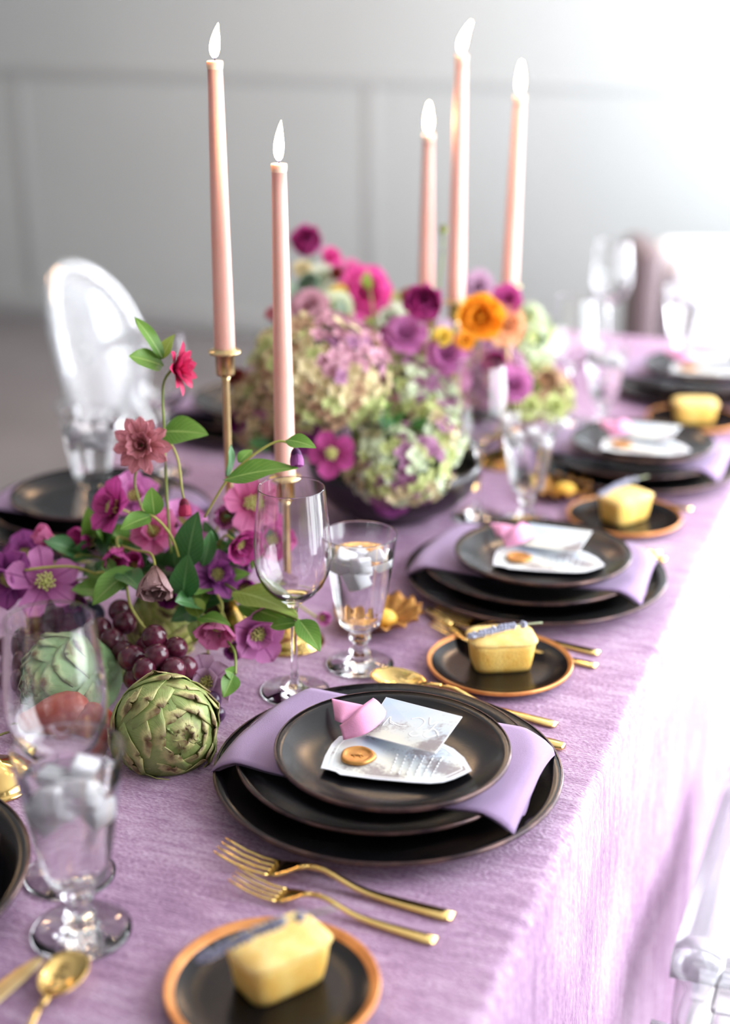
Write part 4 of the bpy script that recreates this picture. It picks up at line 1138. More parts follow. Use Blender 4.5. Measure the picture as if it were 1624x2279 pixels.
# ---------------------------------------------------------------- artichokes, grapes, pears
def artichoke(label, c, axis, rad, mat, seed=0, elong=1.05, rings=7, roll=0.0):
    c = Vector(c); t = thing('artichoke', label, 'artichoke', c, group='green artichokes')
    t.rotation_euler = frame((0, 0, 0), axis, roll).to_euler()
    r = random.Random(seed)
    part('heart', ball('heart', rad * 0.86, 1, 1, elong * 0.98, 18), M[mat], t)
    # rings of bracts from the base (-z) to the crown (+z)
    for k in range(rings):
        th0 = R(160 - k * (146.0 / rings)); span = R(76 - k * 5)
        cnt = [5, 6, 6, 6, 6, 5, 4, 4, 4, 4][k]
        half = min(0.62, (0.46 + 0.30 * math.sin(th0) ) ) * 1.0
        wv = rad * (0.72 if k < rings - 2 else 0.46)
        offb = 0.90 + 0.014 * (rings - k) * 0.6
        for var in range(2):
            def f(u, v, var=var):
                s = (v - 0.5) * 2
                th = th0 - span * u
                prof = (0.72 + 0.28 * math.sin(PI * min(1, u * 1.3))) * (1 - max(0, (u - 0.62) / 0.38) ** 2.0 * 0.86)
                cleft = 0.10 * max(0, 1 - abs(s) / 0.22) * max(0, (u - 0.8) / 0.2)
                th += span * cleft * 0.6
                rr = rad * (offb + 0.07 * u ** 1.5 + 0.06 * max(0, (u - 0.78) / 0.22) * (1.2 if var else 0.6) - 0.035 * s * s * (1 - 0.4 * u) + 0.02 * max(0, u - .8) * math.sin(s * 9 + k))
                rr += rad * 0.012 * math.sin(s * 4 + u * 6 + var * 2)
                prof *= 1 + 0.10 * noise.noise(Vector((u * 9, s * 3, k * 3.7 + var * 11))) * min(1, u * 2)
                rr += rad * 0.022 * noise.noise(Vector((u * 5, s * 3, k * 5.1 + var * 7)))
                lat = s * wv * prof
                st = math.sin(th)
                x, z = rr * st, rr * math.cos(th) * elong
                ph = lat / max(rad * 0.22, rr * max(st, 0.22))
                return (x * math.cos(ph), x * math.sin(ph) if st > 0.22 else lat, z)
            me = grid_mesh('bract', 9, 8, f, rad * 0.018)
            for q in range(cnt):
                if q % 2 != var: continue
                a = 2 * PI * (q + 0.5 * (k % 2) + r.uniform(-.12, .12)) / cnt + k * 0.35
                m = Matrix.Rotation(a, 4, 'Z') @ Matrix.Rotation(r.uniform(-.04, .04), 4, 'Y') @ Matrix.Scale(r.uniform(.985, 1.025), 4)
                part('bract', me, M[mat], t, m)
    part('stalk', lathe('stalk', [(0, -rad * elong * 1.05), (rad * .24, -rad * elong * 1.05), (rad * .22, -rad * elong * .8), (0, -rad * elong * .8)], 16), M['stem'], t)
    return t
GR = [ball('grape', 0.0132, 1, 1, 1.12, 16), ball('grape', 0.0132, 1.02, .98, 1.05, 16)]
def grapes(label, pts, mat, group, stalk, r0=1.0):
    c = Vector(pts[0][0]); t = thing('grape_bunch', label, 'grapes', c, group=group)
    r = random.Random(len(pts))
    for k, (p, s) in enumerate(pts):
        m = Matrix.Translation(Vector(p) - c) @ Matrix.Rotation(r.uniform(0, 3), 4, (r.random(), r.random(), r.random() + .1)) @ Matrix.Scale(s * r0, 4)
        part('grape', GR[k % 2], M[mat], t, m)
    for k, (p, s) in enumerate(pts[::2]):
        part('stalk', tube('stalk', [Vector(stalk) - c, (Vector(stalk).lerp(Vector(p), .6)) - c + Vector((0, 0, -.002)), Vector(p) - c], 0.0012, 5, 4), M['bark'], t)
#SECTION_ARRANGE
# ---------------------------------------------------------------- front arrangement
artichoke('large green artichoke with brown flecks beside the nearest napkin', (-0.634, 1.072, 0.781), (0.79, -0.551, 0.27), 0.0515, 'arti', 1, 0.98, 7, 0.5)
artichoke('pale green artichoke lying behind the left wine glass', (-0.785, 1.14, 0.773), (-0.501, -0.85, 0.165), 0.0485, 'arti_blue', 4, 1.16, 7)
artichoke('yellow green artichoke tucked behind the grapes', (-0.758, 1.289, 0.774), (0.507, -0.217, 0.834), 0.0410, 'arti_yellow', 7, 1.05, 7)
grapes('red grape bunch between the artichokes', [((-0.704, 1.179, 0.818), 1.02), ((-0.682, 1.183, 0.808), .95), ((-0.688, 1.154, 0.811), .95), ((-0.718, 1.156, 0.802), 1.08), ((-0.695, 1.141, 0.8), .95), ((-0.668, 1.152, 0.8), 1.0), ((-0.662, 1.169, 0.795), .9), ((-0.775, 1.23, 0.815), 1.0), ((-0.759, 1.212, 0.812), 1.0), ((-0.783, 1.2, 0.805), 1.0), ((-0.759, 1.185, 0.803), .98), ((-0.682, 1.154, 0.789), .9), ((-0.713, 1.15, 0.783), .9), ((-0.742, 1.178, 0.796), .9), ((-0.666, 1.168, 0.782), .85), ((-0.666, 1.214, 0.78), .8), ((-0.728, 1.205, 0.792), .95), ((-0.772, 1.195, 0.781), .95)], 'grape', 'grape bunches', (-0.756, 1.225, 0.783))
grapes('dark grape bunch seen through the left wine glass', [((-0.862, 1.232, 0.794), 1.0), ((-0.881, 1.222, 0.787), .95), ((-0.883, 1.195, 0.779), .95), ((-0.87, 1.223, 0.778), .9), ((-0.871, 1.16, 0.765), 1.0), ((-0.869, 1.187, 0.772), .95), ((-0.843, 1.237, 0.785), .9), ((-0.896, 1.187, 0.77), .9), ((-0.843, 1.132, 0.751), .9), ((-0.861, 1.139, 0.758), .9), ((-0.851, 1.23, 0.776), .9), ((-0.864, 1.201, 0.775), .9)], 'grape', 'grape bunches', (-0.888, 1.229, 0.753))
grapes('small purple grapes beside the large artichoke', [((-0.632, 1.164, 0.765), .8), ((-0.618, 1.15, 0.76), .62), ((-0.632, 1.155, 0.757), .6)], 'grape_dark', 'grape bunches', (-0.638, 1.17, 0.757))
pl = part('plum', ball('plum', 0.0165, 1, 1, 0.95, 16), M['fig'], None, Matrix.Translation((-0.826, 1.248, 0.795))); tag(pl, 'blue black plum between the grapes and the glass rim', 'plum')
def pear(label, c, axis, s=1.0):
    t = thing('pear', label, 'pear', c, frame((0, 0, 0), axis).to_euler(), 'red pears')
    P = [(0, -0.036), (0.010, -0.0365), (0.020, -0.034), (0.028, -0.026), (0.031, -0.014), (0.0295, -0.002), (0.025, 0.010), (0.019, 0.020), (0.0145, 0.029), (0.012, 0.036), (0.008, 0.041), (0, 0.0425)]
    part('pear_body', lathe('pear_body', [(a * s, b * s) for a, b in P], 32), M['pear'], t)
    part('stem', tube('stem', [(0, 0, 0.040 * s), (0.001, 0, 0.05 * s), (0.004, 0, 0.056 * s)], 0.0014, 6), M['bark'], t)
pear('red pear lying behind the left wine glass', (-0.755, 1.068, 0.762), (-0.754, -0.657, 0.009), 1.0)
pear('red pear lying between the pale artichoke and the large artichoke', (-0.713, 1.071, 0.756), (0.617, -0.779, -0.11), 0.82)

V_ = (-0.765, 1.385, 0.80)      # mouth of the low flower bowl, hidden under the blooms
fb = thing('flower_bowl', 'low dark bowl under the front hellebores', 'bowl', (-0.765, 1.385, TOP + 0.0003), group='dark flower bowls')
part('bowl_body', lathe('bowl_body', [(0, 0), (0.03, 0), (0.034, 0.004), (0.052, 0.018), (0.060, 0.034), (0.062, 0.048), (0.060, 0.048), (0.057, 0.034), (0.049, 0.020), (0.03, 0.008), (0, 0.006)], 48), M['bowl'], fb)

bloom('crimson double hellebore on a tall stem, highest flower at the left', (-0.727, 1.283, 1.077), (0.987, 0.106, 0.119), 0.0300, [(8, 1.0, .5, 52, .3, -.5), (8, .9, .45, 36, .3, -.2), (6, .8, .4, 20, .3, 0)], 'p_crimson', stem=[(-0.736, 1.278, 1.059), (-0.731, 1.267, 1.013), (-0.73, 1.264, 0.944), (-0.732, 1.27, 0.875)], seed=1, stamen=False,
      leaves=[((-0.737, 1.282, 1.087), (-0.765, 1.277, 1.13), .017, 'leaf', (0.712, -0.423, 0.561), .3, .4), ((-0.736, 1.28, 1.08), (-0.76, 1.253, 1.095), .028, 'leaf', (0.228, -0.572, 0.788), .2, .3), ((-0.738, 1.282, 1.087), (-0.729, 1.295, 1.111), .016, 'leaf_lime', (-0.043, -0.789, 0.613), .3, .4)], group='tall hellebore stems')
bloom('dusty pink double hellebore below the crimson one', (-0.746, 1.246, 1.002), (0.183, -0.939, 0.29), 0.0315, [(11, 1.0, .46, 84, .3, -.15), (10, .9, .42, 66, .3, .0), (9, .7, .38, 46, .35, .2), (6, .42, .28, 24, .4, .3)], 'p_dusty', stem=[(-0.754, 1.26, 0.988), (-0.768, 1.263, 0.95), (-0.755, 1.277, 0.885)], seed=2, point=0.0, ruf=0.04,
      leaves=[((-0.739, 1.274, 1.01), (-0.684, 1.275, 1.013), .034, 'leaf', (0.254, -0.639, 0.726), .2, .4)], stamen=False, group='tall hellebore stems')
bud('dark wine flower bud hanging from an arched stem', (-0.697, 1.242, 0.942), (0.252, -0.364, -0.897), 0.0185, 'p_crimson', [(-0.702, 1.247, 0.961), (-0.712, 1.259, 0.988), (-0.726, 1.265, 1.003), (-0.74, 1.267, 0.992)], group='hanging buds')
bud('mauve flower bud hanging in front of the second candle', (-0.577, 1.262, 1.005), (0.282, -0.444, -0.85), 0.0190, 'p_purple', [(-0.589, 1.268, 1.017), (-0.602, 1.263, 1.017), (-0.625, 1.253, 1.001), (-0.65, 1.25, 0.975), (-0.685, 1.263, 0.925)], group='hanging buds',
    leaves=[((-0.649, 1.24, 0.978), (-0.573, 1.255, 0.996), .028, 'leaf', (0.182, -0.456, 0.871), .25, .35), ((-0.651, 1.251, 0.978), (-0.651, 1.263, 1.009), .012, 'leaf_dark', (0.972, -0.149, 0.181), .3, .3), ((-0.589, 1.264, 1.021), (-0.554, 1.259, 1.018), .018, 'leaf', (0.228, -0.572, 0.788), .2, .5), ((-0.646, 1.269, 0.988), (-0.639, 1.287, 0.998), .014, 'leaf', (0.228, -0.572, 0.788), .2, .5)])
# hellebore blooms of the low mass: (label, centre, facing, radius, layout, material, seed)
LOW = [
 ('deep pink hellebore beside the iced goblet on the left side', (-0.791, 1.264, 0.919), (-0.392, -0.761, 0.517), .0300, [(5, 1., .95, 50, .3, -.5), (4, .7, .7, 30, .3, 0)], 'p_magenta', 3),
 ('magenta hellebore below the deep pink one', (-0.786, 1.25, 0.88), (0.41, -0.872, -0.267), .0270, NOD, 'p_magenta', 4),
 ('rose pink hellebore under the two small leaves', (-0.762, 1.287, 0.888), (0.416, -0.72, 0.556), .0240, SINGLE, 'p_pink', 5),
 ('mauve hellebore with cream stamens at the left edge', (-0.855, 1.209, 0.844), (0.531, -0.635, 0.561), .0340, [(5, 1., .8, 72, .2, -.3)], 'p_mauve', 7),
 ('violet hellebore at the left picture edge', (-0.895, 1.205, 0.846), (0.049, -0.973, 0.224), .0290, SINGLE, 'p_purple', 8),
 ('rose pink hellebore hanging above the mauve star flower', (-0.862, 1.242, 0.876), (-0.479, -0.462, 0.747), .0230, NOD, 'p_pink', 9),
 ('magenta hellebore left of the nearest wine glass', (-0.669, 1.3, 0.886), (0.865, -0.5, -0.044), .0250, [(5, 1., .9, 50, .3, .3), (5, .8, .8, 32, .3, .3)], 'p_magenta', 10),
 ('bright pink hellebore behind the nearest wine glass', (-0.674, 1.353, 0.912), (0.424, -0.796, 0.432), .0290, [(5, 1., .95, 64, .25, -.2)], 'p_pink', 11),
 ('purple hellebore below the dark green leaves', (-0.688, 1.288, 0.847), (0.591, -0.495, 0.637), .0260, SINGLE, 'p_purple', 12),
 ('rose pink hellebore hanging right of the yellow artichoke', (-0.653, 1.226, 0.827), (0.22, -0.845, -0.488), .0270, [(5, 1., .9, 52, .35, .4), (5, .75, .7, 34, .3, .3)], 'p_pink', 13),
 ('mauve pink hellebore before the gold candlestick base', (-0.624, 1.252, 0.807), (0.663, -0.742, 0.098), .0290, [(5, 1., .95, 58, .3, -.1), (5, .7, .7, 36, .3, .1)], 'p_mauve', 14),
 ('pale mauve hellebore lying above the large artichoke', (-0.644, 1.18, 0.775), (0.171, -0.744, 0.646), .0250, SINGLE, 'p_palem', 15),
 ('mauve hellebore deep in the middle of the front flowers', (-0.744, 1.326, 0.853), (0.485, -0.603, 0.633), .0280, SINGLE, 'p_mauve', 16),
 ('purple hellebore above the large artichoke at the grapes', (-0.717, 1.298, 0.813), (0.254, -0.639, 0.726), .0240, NOD, 'p_purple', 17),
 ('dusty pink hellebore behind the rose pink one', (-0.764, 1.349, 0.874), (0.504, -0.375, 0.779), .0260, SINGLE, 'p_mauve', 18),
 ('dark magenta hellebore at the lower left, behind the glass rim', (-0.841, 1.246, 0.806), (0.431, -0.787, 0.441), .0230, NOD, 'p_purple', 19),
 ('pink hellebore behind the wine glass stem', (-0.635, 1.332, 0.818), (0.632, -0.646, 0.427), .0220, SINGLE, 'p_palem', 20),
 ('small mauve hellebore left of the gold dish', (-0.602, 1.375, 0.776), (0.652, -0.688, 0.32), .0150, NOD, 'p_mauve', 21),
 ('violet hellebore low behind the mauve star flower', (-0.921, 1.273, 0.841), (0.149, -0.676, 0.722), .0250, SINGLE, 'p_purple', 101),
 ('magenta hellebore facing left above the drooping leaves', (-0.844, 1.289, 0.862), (-0.22, -0.85, 0.479), .0260, NOD, 'p_magenta', 102),
 ('mauve pink hellebore behind the deep pink one', (-0.806, 1.323, 0.91), (0.356, -0.594, 0.722), .0260, SINGLE, 'p_mauve', 103),
 ('plum hellebore under the broad dark leaves', (-0.738, 1.271, 0.826), (0.465, -0.876, 0.129), .0220, NOD, 'p_plum', 104),
 ('mauve hellebore nodding beside the magenta pair', (-0.709, 1.354, 0.891), (0.523, -0.784, 0.335), .0250, NOD, 'p_mauve', 105),
 ('magenta hellebore deep behind the nearest wine glass', (-0.667, 1.382, 0.86), (0.508, -0.749, 0.425), .0260, SINGLE, 'p_magenta', 106),
 ('purple hellebore between wine glass and dark leaves', (-0.68, 1.326, 0.849), (0.576, -0.811, 0.101), .0240, NOD, 'p_purple', 107),
 ('rose hellebore at the foot of the tall stems', (-0.78, 1.354, 0.845), (0.387, -0.658, 0.646), .0240, RUFF, 'p_pink', 108),
 ('dark plum hellebore under the light green leaf', (-0.669, 1.321, 0.823), (0.459, -0.857, 0.235), .0240, NOD, 'p_plum', 109),
 ('violet hellebore over the dark grapes at the left', (-0.869, 1.257, 0.805), (0.312, -0.783, 0.538), .0240, SINGLE, 'p_purple', 110),
 ('mauve hellebore low beside the candlestick base', (-0.656, 1.263, 0.779), (0.459, -0.857, 0.235), .0220, NOD, 'p_purple', 111),
 ('magenta hellebore between the tall stems', (-0.774, 1.267, 0.851), (0.171, -0.744, 0.646), .0240, NOD, 'p_magenta', 22),
]
for (lb, c, n, rr_, lay, mt, sd) in LOW:
    c = Vector(c); b = Vector(V_) + Vector(((c.x - V_[0]) * .3, (c.y - V_[1]) * .3, 0))
    back = c - Vector(n).normalized() * 0.02
    rr_ *= 1.22
    bloom(lb, c, n, rr_, lay, mt, stem=[back, back.lerp(b, .5) + Vector((0, 0, .012)), b], stem_mat='stem_yellow', seed=sd, group='low hellebore blooms', point=0.15, ruf=0.05)
# taupe double bloom seen from the side
bloom('taupe brown double hellebore in the middle of the front flowers', (-0.705, 1.19, 0.892), (0.364, -0.773, -0.519), .0380, [(9, 1.0, .7, 44, .5, .7), (9, .9, .65, 34, .5, .7), (8, .78, .6, 24, .5, .6), (5, .6, .5, 10, .5, .5)], 'p_taupe', stem=[(-0.723, 1.213, 0.896), (-0.759, 1.24, 0.885), (-0.788, 1.261, 0.878)], stem_mat='stem_yellow', seed=30, stamen=False, group=None, point=0.0, ruf=0.05)
# leafy sprigs, each with stated leaves
def leafset(label, origin, lst, stempts, smat='stem_yellow'):
    o = Vector(origin); t = thing('leafy_sprig', label, 'foliage', o, group='leafy hellebore sprigs')
    part('stem', tube('stem', [Vector(p) - o for p in stempts], 0.0015, 7, 6), M[smat], t)
    for lf in lst: leaf(t, o, *lf)
leafset('pair of small bright leaves on an arched yellow stem', (-0.696, 1.224, 0.896), [((-0.72, 1.219, 0.937), (-0.724, 1.223, 0.966), .022, 'leaf', (0.405, -0.754, 0.517), .2, .4), ((-0.723, 1.218, 0.936), (-0.743, 1.189, 0.929), .022, 'leaf', (0.228, -0.572, 0.788), .3, .5)], [(-0.696, 1.223, 0.893), (-0.702, 1.219, 0.918), (-0.721, 1.218, 0.936), (-0.753, 1.227, 0.933)])
leafset('broad deep green leaves in the middle of the front flowers', (-0.707, 1.259, 0.82), [((-0.696, 1.239, 0.876), (-0.683, 1.245, 0.937), .034, 'leaf_dark', (0.145, -0.893, 0.425), .25, .4), ((-0.696, 1.227, 0.845), (-0.682, 1.219, 0.899), .032, 'leaf_dark', (0.424, -0.796, 0.432), .25, .4), ((-0.684, 1.238, 0.832), (-0.684, 1.191, 0.857), .030, 'leaf_dark', (0.324, -0.53, 0.784), .25, .4), ((-0.694, 1.27, 0.865), (-0.686, 1.278, 0.905), .02, 'leaf_dark', (0.769, -0.508, 0.387), .25, .4)], [(-0.709, 1.262, 0.802), (-0.701, 1.25, 0.851), (-0.696, 1.253, 0.912)])
leafset('drooping green leaves over the plum and grapes', (-0.75, 1.24, 0.847), [((-0.751, 1.226, 0.869), (-0.773, 1.174, 0.846), .034, 'leaf', (0.03, -0.636, 0.771), .3, .6), ((-0.764, 1.219, 0.866), (-0.716, 1.181, 0.865), .028, 'leaf_dark', (0.415, -0.483, 0.771), .3, .6), ((-0.778, 1.224, 0.863), (-0.789, 1.226, 0.878), .016, 'leaf', (0.281, -0.706, 0.65), .3, .4)], [(-0.755, 1.248, 0.843), (-0.769, 1.228, 0.864), (-0.794, 1.218, 0.862)])
leafset('large light green leaf lying behind the wine glass stem', (-0.66, 1.265, 0.846), [((-0.651, 1.257, 0.847), (-0.565, 1.232, 0.843), .040, 'leaf_lime', (0.107, -0.27, 0.957), .2, .5), ((-0.644, 1.255, 0.834), (-0.571, 1.237, 0.83), .026, 'leaf', (0.228, -0.572, 0.788), .2, .3), ((-0.564, 1.232, 0.84), (-0.532, 1.213, 0.818), .024, 'leaf', (0.475, -0.636, 0.608), .25, .5), ((-0.565, 1.23, 0.837), (-0.598, 1.235, 0.824), .014, 'leaf', (0.29, -0.728, 0.622), .25, .5)], [(-0.673, 1.281, 0.843), (-0.618, 1.255, 0.838), (-0.563, 1.232, 0.839)], 'stem')
leafset('pointed leaf over the rose pink hellebore', (-0.686, 1.24, 0.81), [((-0.674, 1.218, 0.829), (-0.626, 1.2, 0.836), .018, 'leaf', (0.13, -0.327, 0.936), .3, .4), ((-0.673, 1.219, 0.83), (-0.692, 1.238, 0.841), .022, 'leaf_lime', (0.502, -0.687, 0.526), .3, .4), ((-0.678, 1.225, 0.821), (-0.674, 1.209, 0.805), .020, 'leaf_lime', (0.502, -0.687, 0.526), .3, .4)], [(-0.692, 1.256, 0.797), (-0.683, 1.235, 0.823), (-0.697, 1.247, 0.837)])
leafset('bent stems with a small leaf above the large artichoke', (-0.644, 1.201, 0.813), [((-0.614, 1.181, 0.792), (-0.615, 1.158, 0.776), .020, 'leaf', (0.502, -0.687, 0.526), .3, .5), ((-0.615, 1.181, 0.792), (-0.619, 1.171, 0.8), .014, 'leaf', (0.502, -0.687, 0.526), .3, .5)], [(-0.637, 1.214, 0.81), (-0.622, 1.2, 0.805), (-0.615, 1.186, 0.789)], 'stem')
leafset('yellow green arched stem over the mauve star flower', (-0.799, 1.226, 0.858), [((-0.799, 1.226, 0.858), (-0.795, 1.243, 0.868), .014, 'leaf_dark', (0.29, -0.728, 0.622), .3, .4)], [(-0.799, 1.225, 0.857), (-0.822, 1.219, 0.864), (-0.847, 1.209, 0.864), (-0.871, 1.198, 0.861)])
leafset('thin yellow stem running down to the grapes', (-0.758, 1.216, 0.85), [((-0.757, 1.216, 0.849), (-0.767, 1.216, 0.859), .012, 'leaf_dark', (0.29, -0.728, 0.622), .3, .4)], [(-0.757, 1.217, 0.852), (-0.743, 1.2, 0.838), (-0.729, 1.202, 0.815)])
r_ = random.Random(21)
fill = [(430,1300,1.60),(500,1240,1.62),(560,1200,1.63),(470,1330,1.58),(400,1290,1.60),(350,1240,1.62),(220,1215,1.62),(180,1260,1.60),(520,1300,1.60),(560,1270,1.62),(300,1310,1.60),(470,1410,1.55),(445,1440,1.53)]
FILLW = ['above the yellow artichoke', 'left of the nearest wine glass', 'behind the wine glass bowl', 'below the purple hellebore', 'in the very middle', 'behind the taupe bloom', 'left of the deep pink bloom', 'above the dark grapes', 'by the light green leaf', 'by the candlestick shaft', 'over the pear and grapes', 'above the small purple grapes', 'over the plum']
FILLP = [(-0.723, 1.301, 0.827), (-0.703, 1.34, 0.848), (-0.682, 1.368, 0.868), (-0.694, 1.287, 0.821), (-0.74, 1.296, 0.832), (-0.774, 1.312, 0.848), (-0.841, 1.29, 0.86), (-0.847, 1.261, 0.851), (-0.677, 1.319, 0.827), (-0.669, 1.349, 0.836), (-0.788, 1.273, 0.823), (-0.684, 1.245, 0.792), (-0.804, 1.251, 0.813)]
for k, p in enumerate(FILLP):
    p = Vector(p); b = Vector(V_).lerp(Vector((p.x, p.y, .80)), .4)
    sprig('leafy green sprig in the front flowers, ' + FILLW[k], b, p + Vector((0, 0, .01)), 6, 0.050, 0.028, ('leaf', 'leaf_dark', 'leaf_dark')[k % 3], k, group='filler sprigs in the front flowers')

# ---------------------------------------------------------------- hydrangea bowl
hb = thing('flower_bowl', 'low aubergine black bowl holding the hydrangeas', 'bowl', (-0.672, 1.800, TOP + 0.0003), group='dark flower bowls')
part('bowl_body', lathe('bowl_body', [(0, 0), (0.055, 0), (0.060, 0.005), (0.090, 0.020), (0.112, 0.042), (0.121, 0.066), (0.122, 0.082), (0.119, 0.082), (0.116, 0.066), (0.106, 0.044), (0.086, 0.024), (0.05, 0.010), (0, 0.008)], 64), M['bowl'], hb)
hb2 = thing('flower_bowl', 'second dark bowl farther along under the orange and mauve flowers', 'bowl', (-0.71, 2.30, TOP + 0.0003), group='dark flower bowls')
part('bowl_body', hb.children[0].data, M['bowl'], hb2)
B1, B2 = (-0.695, 1.815, 0.80), (-0.71, 2.30, 0.80)
RIGHT, UPW = RTV, Vector((0, 0, 1))
def pickA(d, r):
    x = d.dot(RIGHT); z = d.z
    q = r.random()
    if z > 0.22 + 0.5 * max(0, -x) and x > -0.05: return 'h_pink' if q < .5 else 'h_mauve' if q < .72 else 'h_tan' if q < .86 else 'h_cream'
    if z < -0.15 and x > -0.3: return 'h_green' if q < .62 else 'h_cream' if q < .85 else 'h_tan'
    return 'h_cream' if q < .46 else 'h_tan' if q < .72 else 'h_green' if q < .9 else 'h_pink'
def pickB(d, r):
    q = r.random()
    return 'h_mint' if q < .42 else 'h_green' if q < .62 else 'h_mauve' if q < .82 else 'h_pink'
def pickC(d, r):
    q = r.random()
    return 'h_green' if q < .4 else 'h_mint' if q < .66 else 'h_mauve' if q < .86 else 'h_cream'
hydrangea('large antique hydrangea head, cream and dusky pink, behind the second candle', (-0.757, 1.738, 0.956), (.092, .085, .084), 295, pickA, B1, 1, .88)
hydrangea('mint and mauve hydrangea head right of the large cream one', (-0.66, 1.835, 0.898), (.066, .06, .06), 180, pickB, B1, 2, .85)
hydrangea('pale green hydrangea head with purple flecks spilling over the bowl rim', (-0.637, 1.721, 0.846), (.068, .062, .052), 200, pickC, B1, 3, .85)
hydrangea('mint green hydrangea head at the right rim of the bowl', (-0.602, 1.77, 0.877), (.036, .04, .044), 70, pickC, B1, 5, .95)
hydrangea('shaded cream hydrangea head at the left of the bowl', (-0.841, 1.738, 0.895), (.045, .05, .055), 90, pickA, B1, 6, .95)
hydrangea('dusky pink hydrangea head in the second bowl', (-0.773, 2.093, 0.911), (.075, .06, .055), 130, lambda d, r: 'h_mauve' if r.random() < .45 else 'h_pink' if r.random() < .6 else 'h_green', B2, 8, 1.05)
hydrangea('mauve hydrangea head under the orange flower', (-0.66, 2.093, 0.885), (.085, .065, .062), 160, lambda d, r: 'h_mauve' if r.random() < .62 else 'h_pink', B2, 9, 1.05)
hydrangea('pale green hydrangea head at the right end of the second bowl', (-0.606, 2.218, 0.916), (.042, .04, .052), 70, lambda d, r: 'h_mint' if r.random() < .7 else 'h_green', B2, 10, 1.05)
hydrangea('lime and tan hydrangea head at the lower right of the second bowl', (-0.56, 2.141, 0.847), (.048, .05, .044), 80, lambda d, r: 'h_green' if r.random() < .5 else 'h_tan', B2, 11, 1.05)
